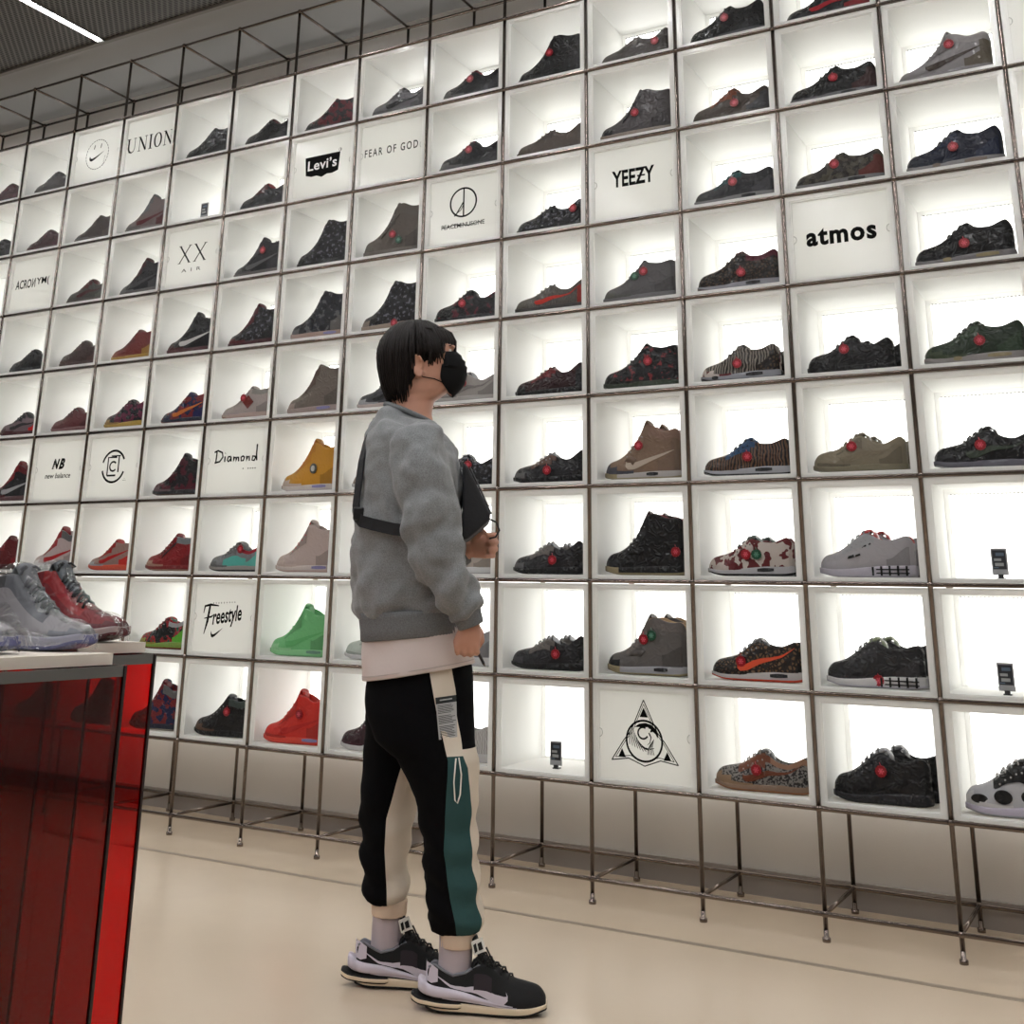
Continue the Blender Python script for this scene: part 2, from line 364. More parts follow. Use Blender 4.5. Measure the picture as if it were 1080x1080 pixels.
        st((3.45,.5),(3.2,.4),(3.25,.08),(3.5,.1),(3.6,.4),(3.4,.5)); st((3.85,.5),(3.88,.05),(3.98,.42),(4.15,.45),(4.2,.05)); st((4.9,.4),(4.55,.45),(4.5,.1),(4.75,.05),(4.95,.4)); st((5.0,1.5),(4.98,.6),(5.05,.05))
        q.text('. ....', .085, -.042, .08, .006)
    elif k == 'freestyle':
        q.text('reestyle', .022, .0, .175, .088, .024, .35, R(8)); q.stroke([(-.118,.015),(-.112,.045),(-.08,.052),(-.03,.048)], [.004,.010,.011,.005]); q.stroke([(-.108,-.075),(-.092,-.02),(-.082,.05)], [.004,.013,.011]); q.stroke([(-.112,-.008),(-.070,.0),(-.058,.008)], [.004,.009,.003])
        q.quad([(x*.07-.03, z*.10-.062) for x, z in SW]); q.text('. . . . . . . . .', -.0, .062, .13, .007, rot=R(3))
    elif k == 'falcon':
        def tri(s_, cz, w):
            p = [(0,.118*s_+cz),(-.125*s_,-.088*s_+cz),(.125*s_,-.088*s_+cz)]
            q.stroke([p[0],(-.05*s_,.012*s_+cz),(-.078*s_,-.02*s_+cz),p[1]], w); q.stroke([p[0],(.05*s_,.012*s_+cz),(.078*s_,-.02*s_+cz),p[2]], w)
            q.stroke([p[1],(-.06*s_,-.078*s_+cz),(0,-.10*s_+cz),(.06*s_,-.078*s_+cz),p[2]], w)
        tri(1, 0, .0035); tri(.88, 0, .0022)
        for (x, z, r_) in ((0,.072,.019),(-.085,-.066,.017),(.085,-.066,.017)): q.quad([(x, z+r_*1.1),(x-r_*.85, z-r_*.6),(x+r_*.85, z-r_*.6)])
        q.ring(0, -.018, .067, .007, n=44)
        q.quad([(-.036,.026),(-.018,.038),(.006,.042),(.028,.037),(.046,.022),(.053,.004),(.050,-.006),(.044,.006),(.034,.014),(.022,.012),(.026,.022),(.008,.028),(-.014,.027)])
        q.ring(.012, .022, .0045, .0045, n=12, mi=1); q.v = [(x, y-(.0003 if i >= len(q.v)-26 else 0), z) for i, (x, y, z) in enumerate(q.v)]
        q.ring(-.004, .008, .019, .006, 60, 330, n=18); q.stroke([(.018,.010),(.026,-.004),(.022,-.022),(.012,-.030)], [.005,.004,.003,.0015])
        for j in range(10): q.stroke([(-.044+.003*j,.028-.007*j),(-.056+.007*j,.0-.005*j),(-.055+.0102*j,-.032-.004*(j if j < 6 else 11-j))], [.0015,.0032,.002])
        for j in range(5): q.stroke([(.036-.003*j,-.01-.004*j),(.03-.004*j,-.036-.002*j),(.036-.006*j,-.062)], .002)
    return q
CARDS = {(-11,8):('smile','round smiling face emblem'), (-10,8):('union','thin serif capital letters'), (-9,6):('xx','two thin crosses over small letters'),
 (-12,6):('acr','slim capitals with one mirrored letter'), (-7,7):('levi','white word inside a black wing shape'), (-6,7):('fog','three widely spaced capital words'),
 (-5,6):('peace','peace sign over scratched out letters'), (-3,6):('yeezy','five bold capital letters'), (-1,5):('atmos','heavy black lowercase word'),
 (-11,3):('nb','two slanted initials over a small word'), (-10,3):('clot','broken circle emblem around a square'), (-8,3):('diamond','handwritten word in thin marker'),
 (-8,1):('freestyle','slanted brush script word'), (-3,0):('falcon','triangle emblem with a falcon head'), (1,7):(None,'no print, in the last column')}

# ------------------------------------------------------------------ shoes
PLAN = [(0,.016),(.02,.028),(.1,.041),(.22,.048),(.36,.050),(.55,.042),(.7,.037),(.85,.037),(.94,.030),(1,.014)]
HT = {
 'low':  [(0,0.040),(.025,0.052),(.08,0.062),(.17,0.069),(.28,.072),(.40,.095),(.50,.112),(.58,.112),(.66,.092),(.78,.084),(.88,.098),(.95,.110),(1,.092)],
 'knit': [(0,0.038),(.025,0.050),(.08,0.060),(.17,0.067),(.28,.070),(.40,.090),(.50,.104),(.58,.102),(.66,.088),(.78,.084),(.88,.106),(.95,.124),(1,.095)],
 'air':  [(0,0.040),(.025,0.052),(.08,0.062),(.17,0.069),(.28,.074),(.40,.098),(.50,.116),(.58,.115),(.66,.104),(.78,.100),(.88,.112),(.95,.122),(1,.09)],
 'mid':  [(0,0.040),(.025,0.052),(.08,0.062),(.17,0.069),(.28,.078),(.40,.104),(.50,.132),(.57,.150),(.66,.144),(.78,.136),(.88,.142),(.95,.146),(1,.125)],
 'high': [(0,0.040),(.025,0.052),(.08,0.062),(.17,0.069),(.28,.083),(.40,.115),(.48,.145),(.56,.184),(.66,.176),(.78,.154),(.88,.158),(.95,.166),(1,.145)],
 'boot': [(0,0.044),(.025,0.056),(.08,0.066),(.17,0.073),(.28,.088),(.38,.115),(.46,.150),(.54,.195),(.64,.205),(.78,.186),(.88,.182),(.95,.190),(1,.165)],
 'chunk':[(0,0.046),(.025,0.058),(.08,0.068),(.17,0.075),(.28,.092),(.40,.118),(.50,.134),(.58,.130),(.66,.112),(.78,.108),(.88,.118),(.95,.126),(1,.10)],
}
# side details used above
def panelmb(L, side, z0, Hh, u0, u1, f0, f1, f2=None, f3=None):
    mb = MB(); vs = []; f2 = f1 if f2 is None else f2; f3 = f0 if f3 is None else f3
    for j in range(11):
        t = j/10; u = lerp(u0, u1, t); a = lerp(f0, f3, t*t); b_ = lerp(f1, f2, t*t*(3-2*t))
        for f in (a, (a+b_)/2, b_): vs.append(((u-.5)*L, -side(u, f)-.0022, z0(u)-.004+(Hh(u)-z0(u)+.004)*f))
    mb.add(vs, [(j*3+a, j*3+a+3, j*3+a+4, j*3+a+1) for j in range(10) for a in (0, 1)]); return mb
SHADES = {}
def shade(m_):
    if m_.name not in SHADES:
        n_ = m_.copy(); n_.name = m_.name+'_seam'; c_ = n_.node_tree.nodes['Principled BSDF'].inputs['Base Color']; v = c_.default_value
        k_ = .66 if sum(v[:3]) > .12 else 1.9
        c_.default_value = (v[0]*k_, v[1]*k_, v[2]*k_, 1); SHADES[m_.name] = n_
    return SHADES[m_.name]
def markmb(L, side, z0, Hh):
    mb = MB()
    for (u, f, a, b_) in ((.36,.45,.012,.004),(.43,.42,.010,.003),(.50,.62,.008,.002),(.55,.68,.007,.002)):
        x = (u-.5)*L; z = z0(u)+(Hh(u)-z0(u))*f; y = -side(u, f)-.002
        mb.add([(x-a,y,z-b_-.003),(x+a,y,z-b_+.003),(x+a*.8,y,z+b_+.004),(x-a*.7,y,z+b_-.002)], [(0,1,2,3)])
    return mb
def badgemb(L, side, z0, Hh):
    mb = MB(); u, z = .60, .10; y = -side(.6, .55)-.002; x = (u-.5)*L
    for r_, yy, m_ in ((.019, .004, 0), (.011, .006, 1)): mb.prism([(x+r_*math.cos(R(20*k)), z+r_*1.2*math.sin(R(20*k))) for k in range(18)], y-yy, y, m_)
    return mb
def diamb(L, side, z0, Hh):
    mb = MB(); x = (.56-.5)*L; z = .078; y = -side(.56, .5)-.003; mb.prism([(x-.034,z),(x,z-.032),(x+.034,z),(x,z+.032)], y, y+.003); return mb

def build_shoe(root, kind, L, C, sub=1, stripe=None, air=None, tags=(), laces=True, ladder=False, gum=False, dots=0, wrap=False, strap=None, hk=1.0, extra=None):
    """toe at x=-L/2 pointing to -x; outer visible side is -y. C: dict of materials."""
    up_, toe, heel, col, lin_ = C['upper'], C.get('toe', C['upper']), C.get('heel', C['upper']), C.get('collar', C['upper']), C.get('lining', C['upper'])
    eye = C.get('eye', up_); midm, outm = C['mid'], C.get('out', C['mid'])
    thick = {'air': (.022,.036), 'chunk': (.026,.040), 'knit': (.022,.030), 'low': (.022,.028), 'mid': (.024,.030), 'high': (.025,.032), 'boot': (.028,.036)}[kind]
    z0 = lambda u: lerp(thick[0], thick[1], smst(.2, .8, u)) + .006*(1-smst(0, .15, u))
    Hh = lambda u: z0(u) + (prof(HT[kind], u)*hk - .03)*(1 if u > .02 else .8)
    open0 = {'low':.56,'knit':.54,'air':.56,'mid':.56,'high':.56,'boot':.54,'chunk':.57}[kind]
    def wt(u): return lerp(profL(PLAN, u)*.62, .034 if kind in ('high','boot','mid') else .031, smst(.25, .6, u))*(1 if u < .9 else lerp(1, .6, (u-.9)/.1))
    def side(u, f):
        wb = profL(PLAN, u); g = f**2.2
        return (wb*(1+.05*math.sin(math.pi*min(1, f*1.4))))*(1-g)+wt(u)*g
    us = [0,.015,.04,.08,.13,.19,.26,.33,.4,.46,.51,.55,.6,.66,.72,.78,.84,.89,.935,.97,1]
    fr = [0,.18,.38,.58,.78,.92,1]
    rings = []
    for u in us:
        z = z0(u)-.004; h = max(Hh(u)-z, .012); op = smst(open0, open0+.05, u)*(1-smst(.945, .975, u)); r_ = []
        for f in fr: r_.append((side(u, f), z+h*f))
        t_ = wt(u); dome = .010*math.sin(math.pi*min(1, u*1.15+.12)) if u < .9 else .001
        inn_c = [(t_*.7, z+h+dome*.6), (t_*.36, z+h+dome*.95), (0, z+h+dome)]
        inn_o = [(t_*.80, z+h-.002), (t_*.66, z+h-.03), (0, max(z+h-.055, .03))]
        for a, c in zip(inn_c, inn_o): r_.append((lerp(a[0], c[0], op), lerp(a[1], c[1], op)))
        x = (u-.5)*L
        lean = .0
        full = [(x+lean, -a, c) for a, c in r_] + [(x, a, c) for a, c in r_[:-1][::-1]]
        rings.append(full)
    nf = len(rings[0])
    def mi(i, k):
        u = (us[i]+us[i+1])/2; kk = k if k < nf//2 else nf-2-k; f = (fr[kk]+fr[kk+1])/2 if kk < len(fr)-1 else 1.1
        if u < .10 and f < .95: return 1
        if u < .2 and f < .5: return 1
        if u > .88 and f < .85: return 2
        if f > 1 and u > open0: return 4
        if u > .62 and f > .72: return 3
        if .26 < u < .6 and f > .7: return 5
        return 0
    mb = MB(); mb.loft(rings, mi, caps=True, closed=False)
    o = mb.build('upper', [up_, toe, heel, col, lin_, eye], root, smooth=True, sub=sub); kid(o)
    # sole
    rings = []
    us2 = [0,.012,.03,.07,.13,.2,.3,.42,.55,.68,.8,.9,.96,.99,1]
    ov = .0035 if kind != 'chunk' else .006
    for u in us2:
        x = (u-.5)*(L+.006); w = profL(PLAN, u)+ov; bz = .013*(1-smst(0, .22, u))**1.5 + .006*smst(.9, 1, u); t = z0(u)+.002
        m2 = (bz+t)/2
        rings.append([(x,-w*.86,bz),(x,-w,bz+.004),(x,-w*1.0,bz+.0075),(x,-w*1.03,m2+.003),(x,-w*.99,t),(x,-w*.8,t-.003),(x,w*.8,t-.003),(x,w*.99,t),(x,w*1.03,m2+.003),(x,w,bz+.0075),(x,w,bz+.004),(x,w*.86,bz)])
    def ms(i, k):
        if gum and us2[i] < .19: return 2
        return 1 if k in (0, 1, 9, 10, 11) else 0
    mb = MB(); mb.loft(rings, ms)
    o = mb.build('sole', [midm, outm, C.get('gum', midm)], root, smooth=True, sub=sub); kid(o); sole = o
    def yside(u, z):
        f = (z-z0(u)+.004)/(Hh(u)-z0(u)+.004); return -side(u, min(max(f, 0), 1))
    if air:
        for (a, b_) in air:
            mb = MB(); p = []
            for u in (a, (a*2+b_)/3, (a+b_*2)/3, b_):
                x = (u-.5)*(L+.006); w = -(profL(PLAN, u)+ov)*1.035-.0012; c = (z0(u)+.004)/2+.003; hh = .0045 if u in (a, b_) else .0065
                p.append([(x, w, c-hh), (x, w, c+hh), (x, w+.004, c+hh), (x, w+.004, c-hh)])
            mb.loft(p)
            kid(mb.build('air_window', C.get('airc', S_('air_dark', (34,34,36))), root))
    if ladder:
        mb = MB()
        for k in range(5):
            u = .58+.085*k; x = (u-.5)*L; w = -(profL(PLAN, u)+ov)*1.04-.002
            mb.box((x-.003, w, .006), (x+.003, w+.01, z0(u)-.002))
        x0_, x1_ = (.57-.5)*L, (.95-.5)*L
        for zz in (.012, .024): mb.box((x0_, -(profL(PLAN, .75)+ov)*1.04-.002, zz), (x1_, -(profL(PLAN, .75)+ov)*1.0, zz+.004))
        kid(mb.build('sole_lattice', S_('black', (14,14,15)), root))
    # tongue
    tops = {'low':(.595,.012),'knit':(.58,.006),'air':(.595,.012),'mid':(.59,.012),'high':(.59,.016),'boot':(.585,.014),'chunk':(.60,.014)}[kind]
    mb = MB(); rings = []
    for k, (u, dz) in enumerate(((.36,-.004),(.44,.004),(.50,.008),(.55,tops[1]),(tops[0]-.012,tops[1]+.001),(tops[0]+.008,-.008),(tops[0]+.012,-.03))):
        z = Hh(min(u, .57))+dz; x = (u-.5)*L; w = .024+.003*min(k, 4)/4
        rings.append([(x,-w,z-.004),(x-.003,-w*.7,z+.003),(x-.005,0,z+.006),(x-.003,w*.7,z+.003),(x,w,z-.004),(x+.009,w*.7,z-.008),(x+.011,0,z-.005),(x+.009,-w*.7,z-.008)])
    mb.loft(rings); kid(mb.build('tongue', C.get('tongue', eye), root, smooth=True, sub=1))
    if laces:
        mb = MB(); n = 5 if kind in ('low','air','chunk','knit') else 6; u0, u1 = .31, .545
        for k in range(n):
            u = lerp(u0, u1, k/(n-1)); z = Hh(u)+.011; w = wt(u)*.82; x = (u-.5)*L
            mb.tube([(x+.003,-w,z-.010),(x+.001,-w*.75,z-.001),(x-.002,0,z+.0045),(x-.008,w*.75,z-.001),(x-.01,w,z-.010)], .0028, 5)
            if k < n-1: 
                x2 = (lerp(u0, u1, (k+1)/(n-1))-.5)*L; z2 = Hh(lerp(u0, u1, (k+1)/(n-1)))+.011
                mb.tube([(x+.003,w*.75,z),( (x+x2)/2, 0, (z+z2)/2+.005),(x2,-w*.75,z2)], .0028, 5)
        x = (u1-.5)*L; z = Hh(u1)+.014
        for s_ in ((-1, 1) if sub > 1 else ()): mb.tube([(x,0,z),(x-.006,s_*.014,z+.003),(x-.008,s_*.026,z-.004),(x-.004,s_*.016,z-.006),(x,0,z)], .0026, 5)
        kid(mb.build('laces', C.get('lace', S_('lace_grey', (70,70,72))), root, smooth=True))
    if stripe:
        cen = [(.33,.62,.02),(.315,.42,.18),(.35,.28,.30),(.43,.26,.27),(.55,.36,.19),(.7,.52,.13),(.83,.66,.08),(.93,.78,.01)]
        mb = MB(); vs = []
        K = 22
        for j in range(K+1):
            t = j/K*(len(cen)-1); i = min(int(t), len(cen)-2); q_ = t-i; a = cen[i]; c = cen[i+1]
            u, f, w = (lerp(a[n_], c[n_], q_) for n_ in range(3))
            fs_ = [f-w/2, f, f+w/2]
            for ff in fs_:
                hcap = .118/max(Hh(u), .118); ff = max(.03, min(.97, ff))*(hcap if kind in ('high','boot','mid') else 1)
                z = z0(u)+(Hh(u)-z0(u))*ff; vs.append(((u-.5)*L, -side(u, ff)-.0016, z))
        mb.add(vs, [(j*3+a, j*3+a+1, j*3+a+4, j*3+a+3) for j in range(K) for a in (0, 1)])
        kid(mb.build('side_stripe', stripe, root, smooth=True))
    if strap:
        mb = MB(); rings = []
        for u, f in strap[1]:
            pass
        (u0, f0), (u1, f1) = strap[1]
        for k in range(7):
            t = k/6; u = lerp(u0, u1, t); f = lerp(f0, f1, t); z = z0(u)+(Hh(u)-z0(u))*f; y = -side(u, min(f, 1))-.003; x = (u-.5)*L
            rings.append([(x-.009,y,z-.009),(x+.006,y,z+.012),(x+.006,y+.005,z+.012),(x-.009,y+.005,z-.009)])
        mb.loft(rings); kid(mb.build('ankle_strap', strap[0], root, smooth=True))
    if sub == 1:
        U = C['upper']; pat_ = any(n_.type == 'VALTORGB' for n_ in U.node_tree.nodes); dk = U if pat_ else shade(U)
        hc_ = C['heel'] if C.get('heel') not in (None, U) else dk; ec_ = C['eye'] if C.get('eye') not in (None, U) else dk
        tc2 = C['toe'] if C.get('toe') not in (None, U) else dk
        if kind != 'knit': kid(panelmb(L, side, z0, Hh, .72, .955, .02, .26, .62 if kind in ('low', 'air', 'chunk') else .45).build('heel_overlay', hc_, root, smooth=True))
        kid(panelmb(L, side, z0, Hh, .27, .55, .74, .86, .95, .55).build('eyestay', ec_, root, smooth=True))
        if kind in ('low', 'air', 'mid', 'chunk', 'high'): kid(panelmb(L, side, z0, Hh, .05, .42, .01, .36, .10).build('toe_guard', tc2, root, smooth=True))
        mb = MB()
        for q_ in range(5):
            u = .32+.05*q_; x = (u-.5)*L; f = .82; zz = z0(u)+(Hh(u)-z0(u))*f; mb.sphere((x, -side(u, f)-.002, zz), (.0032, .0015, .0032), seg=6, rings=4)
        kid(mb.build('eyelets', C.get('lace', LG), root))
    for (u, z, cname) in tags:
        z = min(z, Hh(u)-.006) if u < .95 else z
        y = yside(u, z)-.0035; x = (u-.5)*L; pts = []
        n = 24; rr = .0185
        for k in range(n): a = 2*math.pi*k/n; r_ = rr*(1 if k % 2 == 0 else .90); pts.append((x+r_*math.cos(a), z+r_*math.sin(a)))
        mb = MB(); mb.prism(pts, y-.004, y)
        for a in range(0, 360, 60): mb.box((x+.007*math.cos(R(a))-.0022, y-.0047, z+.007*math.sin(R(a))-.0022), (x+.007*math.cos(R(a))+.0022, y-.004, z+.007*math.sin(R(a))+.0022), 1)
        mb.box((x-.0035, y-.0047, z-.0035), (x+.0035, y-.004, z+.0035), 1)
        mb.tube([(x, y, z+.012), (x-.004, y+.004, z+.026)], .0009, 4, 1)
        tc_ = {'r': (132,10,24), 'g': (20,66,46)}[cname]
        kid(mb.build('seal_tag', [mat('seal_'+cname, tc_, rough=.3, coat=.1), mat('seal_print_'+cname, tuple(min(255, c_+70) for c_ in tc_), rough=.4)], root))
    if extra: extra(root, L, side, z0, Hh)
    if wrap:
        mb = MB(); rings = []
        for j, u in enumerate([-.03]+us+[1.03]):
            uc = min(max(u, 0), 1); x = (u-.5)*L; z1 = Hh(uc)+(.024 if .3 < u < .8 else .012); wbb = profL(PLAN, uc)+.008; wtt = wt(uc)*.8+.006
            if u < 0 or u > 1: wbb *= .5; z1 *= .6; wtt *= .5
            n = 22; r_ = []
            for k in range(n):
                a = math.pi*k/(n-1); cx = -math.cos(a); sz = math.sin(a)
                w = lerp(wbb, wtt, sz**1.5); z = .003+(z1-.003)*min(1, sz**.8*1.0)
                nz = noise.noise(Vector((x*38, cx*3, z*30+j*.15)))*.005
                r_.append((x, cx*(w+nz) if abs(cx) > .02 else nz, z+nz*.6))
            rings.append(r_)
        mb.loft(rings, 0, caps=False, closed=False)
        kid(mb.build('clear_wrap', film_m, root, smooth=True, sub=1))
# clear film
film_m = bpy.data.materials.new('clear_film'); film_m.use_nodes = True
nt = film_m.node_tree; N = nt.nodes; Lk = nt.links; N.remove(N['Principled BSDF'])
t = N.new('ShaderNodeBsdfTransparent'); t.inputs[0].default_value = (.97,.97,.97,1); g = N.new('ShaderNodeBsdfGlossy'); g.inputs['Roughness'].default_value = .12
tc = N.new('ShaderNodeTexCoord'); nz = N.new('ShaderNodeTexNoise'); nz.inputs['Scale'].default_value = 16; nz.inputs['Distortion'].default_value = 2.0; Lk.new(tc.outputs['Object'], nz.inputs[0])
bp = N.new('ShaderNodeBump'); bp.inputs['Strength'].default_value = 1; bp.inputs['Distance'].default_value = .03; Lk.new(nz.outputs['Fac'], bp.inputs['Height']); Lk.new(bp.outputs[0], g.inputs['Normal'])
lw = N.new('ShaderNodeLayerWeight'); lw.inputs[0].default_value = .35; Lk.new(bp.outputs[0], lw.inputs['Normal'])
mr = N.new('ShaderNodeMapRange'); mr.inputs[3].default_value = .05; mr.inputs[4].default_value = .45; Lk.new(lw.outputs['Facing'], mr.inputs[0])
mx = N.new('ShaderNodeMixShader'); Lk.new(mr.outputs[0], mx.inputs[0]); Lk.new(t.outputs[0], mx.inputs[1]); Lk.new(g.outputs[0], mx.inputs[2]); Lk.new(mx.outputs[0], N['Material Output'].inputs[0])

def c(*rgb):
    return S_('%d_%d_%d' % rgb, rgb)
K3 = c(44,44,48); K_ = c(12,12,14); K2 = c(30,30,34); GR = c(96,96,98); LG = c(160,160,164); WH = c(212,210,210); RD = c(140,18,24); BG = c(150,138,124); TN = c(124,104,84)
MR = c(64,14,22); GM = c(150,136,104); LIL = c(140,134,176); NAVY = c(18,24,44); DG = c(62,62,66); BRN = c(84,58,44); OR = c(214,80,40); GRN = c(36,54,38)
leo = S_('leopard_brown', (112,84,58), pat='leopard', col2=(26,20,18)); leo2 = S_('leopard_dark', (78,60,46), pat='leopard', col2=(20,16,16))
zeb = S_('zebra_brown', (104,74,54), pat='zebra', col2=(18,18,22)); zeb2 = S_('zebra_grey', (130,122,112), pat='zebra', col2=(26,22,22))
saf = S_('safari_grey', (36,34,36), pat='safari', col2=(120,116,112)); camo = S_('camo_maroon', (196,184,176), pat='camo', col2=(84,26,30)); knitg = S_('knit_grey', (52,50,48), pat='zebra', col2=(92,86,80), psc=2)
spk = S_('speckled_black', (14,14,18), pat='camo', col2=(20,20,26), col3=(90,90,98), psc=2.2); flor = S_('dark_floral', (20,20,24), pat='camo', col2=(28,26,30), col3=(110,40,44), psc=1.6)
multi = S_('purple_black', (20,20,30), pat='camo', col2=(82,26,50), psc=1.2); bluem = S_('blue_maroon', (22,26,66), pat='camo', col2=(96,24,30), psc=1.1)
SH = []
def sh(i, r, kind, look, C, **k): SH.append((i, r, kind, look, C, k))
r1 = ((.45,.09,'r'),)
def T(u=.5, z=.09, c_='r'): return ((u, z, c_),)
# bottom row
sh(-12,0,'mid','dark maroon trainer behind the red panels', dict(upper=MR, mid=K2))
sh(-11,0,'mid','dark brown mid trainer behind the red panels', dict(upper=BRN, mid=K2))
sh(-10,0,'high','black high top seen through red acrylic', dict(upper=K_, mid=K2, eye=MR))
sh(-9,0,'high','navy and maroon high top cut by the red panel', dict(upper=bluem, toe=NAVY, mid=NAVY, out=BG, collar=GR))
sh(-8,0,'mid','round black clog trainer with red side mark', dict(upper=K_, toe=BRN, heel=K_, collar=S_('dg', (60,72,68)), mid=K_, out=K_, tongue=DG), tags=T(.60,.105), laces=False)
sh(-7,0,'high','solid orange red high trainer with lilac heel window', dict(upper=c(214,48,38), mid=c(222,66,48), out=c(214,60,44), lace=c(200,40,34), airc=LIL), air=((.66,.88),), tags=T(.60,.12), stripe=c(190,34,30))
sh(-6,0,'mid','maroon toe trainer with white sole behind the trousers', dict(upper=c(50,24,32), mid=WH))
sh(-5,0,'air','pale grey knitted trainer beside the trousers', dict(upper=S_('pale_knit', (150,148,146), pat='zebra', col2=(196,194,192), psc=2), mid=WH, lace=WH))
sh(-2,0,'low','tan and safari print trainer with gum sole', dict(upper=saf, toe=c(150,122,96), eye=c(118,66,44), heel=saf, collar=c(160,120,96), mid=c(142,116,96), out=c(150,96,60), lace=c(190,180,172), tongue=GR), stripe=c(112,58,36), tags=T(.46,.07))
sh(-1,0,'chunk','chunky black runner with grey tongue', dict(upper=K_, mid=K2, out=K_, eye=K2, lace=GR, tongue=LG, collar=K_), tags=T(.52,.10), second=(.03,.10))
def ovals(root, L, side, z0, Hh):
    mb = MB()
    for (u, z, a, b_) in ((.13,.048,.024,.013),(.34,.058,.026,.02),(.56,.062,.022,.018)):
        y = -side(u, .4)-.003; pts = [((u-.5)*L+a*math.cos(R(20*k)), z+b_*math.sin(R(20*k))) for k in range(18)]
        mb.prism(pts, y, y+.008)
    kid(mb.build('side_window', K_, root))
sh(0,0,'chunk','black and silver chunky runner with oval side windows', dict(upper=c(190,190,194), toe=WH, mid=c(196,188,204), out=LG, eye=K_, collar=K_, lace=WH, lining=K_, heel=K_), extra=ovals)
# second row
sh(-9,1,'air','black trainer with red, green and lime', dict(upper=S_('patch', (22,24,26), pat='camo', col2=(130,20,28), col3=(24,74,60), psc=.7), heel=c(96,180,50), collar=LG, mid=c(120,150,60), out=c(120,30,24), toe=c(150,140,60)))
sh(-7,1,'high','pale green high trainer with a clear sole', dict(upper=c(116,196,128), mid=c(140,206,146), out=c(128,196,136), lace=c(104,180,116), toe=c(150,210,156), airc=c(110,150,130)), air=((.66,.88),), stripe=c(98,182,110))
sh(-6,1,'low','whitish trainer toe behind the grey sweatshirt', dict(upper=c(190,200,190), mid=WH))
sh(-5,1,'air','grey runner with white sole beyond the hand', dict(upper=LG, mid=WH, lace=GR))
sh(-4,1,'knit','black knit low with grey side band', dict(upper=K2, toe=DG, heel=K_, mid=K_, lace=GR, eye=S_('band', (104,98,94)), tongue=LG), tags=T(.63,.06), second=(.018,.10))
sh(-3,1,'boot','grey strapped high with tan lining and gum toe', dict(upper=c(100,96,94), toe=K2, eye=c(112,104,100), collar=c(110,104,102), lining=c(196,160,120), mid=LG, out=GM, gum=GM, lace=GR), gum=True, air=((.62,.78),), tags=((.50,.125,'r'),(.60,.140,'g')), strap=(c(92,86,84), ((.34,.62),(.5,.3))), hk=.9, second=(.02,.10))
sh(-2,1,'air','leopard print runner with an orange tick', dict(upper=leo, toe=leo2, heel=leo, mid=c(196,190,188), out=c(210,70,44), lace=LG, tongue=GR), stripe=c(232,84,48), air=((.66,.84),), tags=T(.36,.065))
sh(-1,1,'chunk','black runner on white sole with black lattice', dict(upper=c(34,34,36), mid=WH, out=c(200,196,204), tongue=c(150,160,130), lace=GR), ladder=True, tags=T(.55,.025), hk=.95, second=(.02,.10))
# third row
sh(-12,2,'mid','dark red trainer cut by the frame edge', dict(upper=c(90,16,22), mid=MR))
sh(-11,2,'high','white high top with a red tick', dict(upper=c(186,168,168), toe=WH, eye=c(150,34,42), mid=WH, collar=GR), stripe=c(170,24,32))
sh(-10,2,'mid','grey and red trainer on orange red sole', dict(upper=c(150,120,112), eye=c(168,28,26), heel=c(190,40,32), mid=c(202,74,48), out=c(200,64,40), toe=LG, lace=GR), stripe=c(170,24,26), hk=.85)
sh(-9,2,'mid','deep red trainer with a grey collar', dict(upper=c(132,14,24), toe=c(168,130,112), collar=c(120,128,132), lining=LG, mid=c(120,20,24), out=c(150,120,100)), strap=(K2, ((.4,.5),(.6,.7))))
sh(-8,2,'low','grey and teal trainer with a red collar', dict(upper=c(120,122,126), toe=GR, heel=c(90,176,164), eye=GR, collar=c(150,26,42), mid=c(150,144,140), out=K2), tags=T(.62,.10), extra=lambda root, L, side, z0, Hh: kid((lambda m_: m_.build('teal_panel', c(84,178,166), root, smooth=True))(panelmb(L, side, z0, Hh, .34, .74, .05, .5))))
sh(-7,2,'high','pale beige high top with red laces', dict(upper=c(190,172,166), toe=c(202,182,174), mid=c(204,190,182), out=c(200,170,160), lace=c(200,50,54), airc=LIL), air=((.66,.88),), hk=1.04)
sh(-5,2,'low','pale beige trainer beyond the raised hand', dict(upper=c(178,166,156), mid=WH))
sh(-4,2,'knit','black knit low with grey band and toe', dict(upper=K2, toe=GR, heel=K_, mid=K_, lace=GR, eye=S_('band', (104,98,94)), tongue=LG), tags=T(.60,.055), second=(.018,.10))
sh(-3,2,'boot','black strapped high with pink lining and gum toe', dict(upper=K_, toe=K2, lining=c(150,78,88), mid=K_, out=GM, gum=GM, tongue=c(70,30,36)), gum=True, tags=T(.90,.085), strap=(K_, ((.34,.62),(.5,.3))), second=(.02,.10))
sh(-2,2,'air','maroon and white camouflage runner', dict(upper=camo, toe=camo, mid=c(176,174,176), out=K_, lace=c(86,96,92), tongue=c(96,110,104)), air=((.60,.78),), tags=((.48,.075,'r'),(.60,.075,'g')), second=(.018,.10))
sh(-1,2,'chunk','white grey runner with red tongue and black lattice', dict(upper=c(166,162,166), toe=c(170,166,172), mid=c(186,180,190), tongue=c(186,60,60), lining=c(190,70,66), lace=LG, eye=LG), ladder=True, stripe=None, extra=lambda root, L, side, z0, Hh: kid((lambda m_: m_.build('black_mark', K_, root))(markmb(L, side, z0, Hh))), hk=.95, second=(.02,.10))
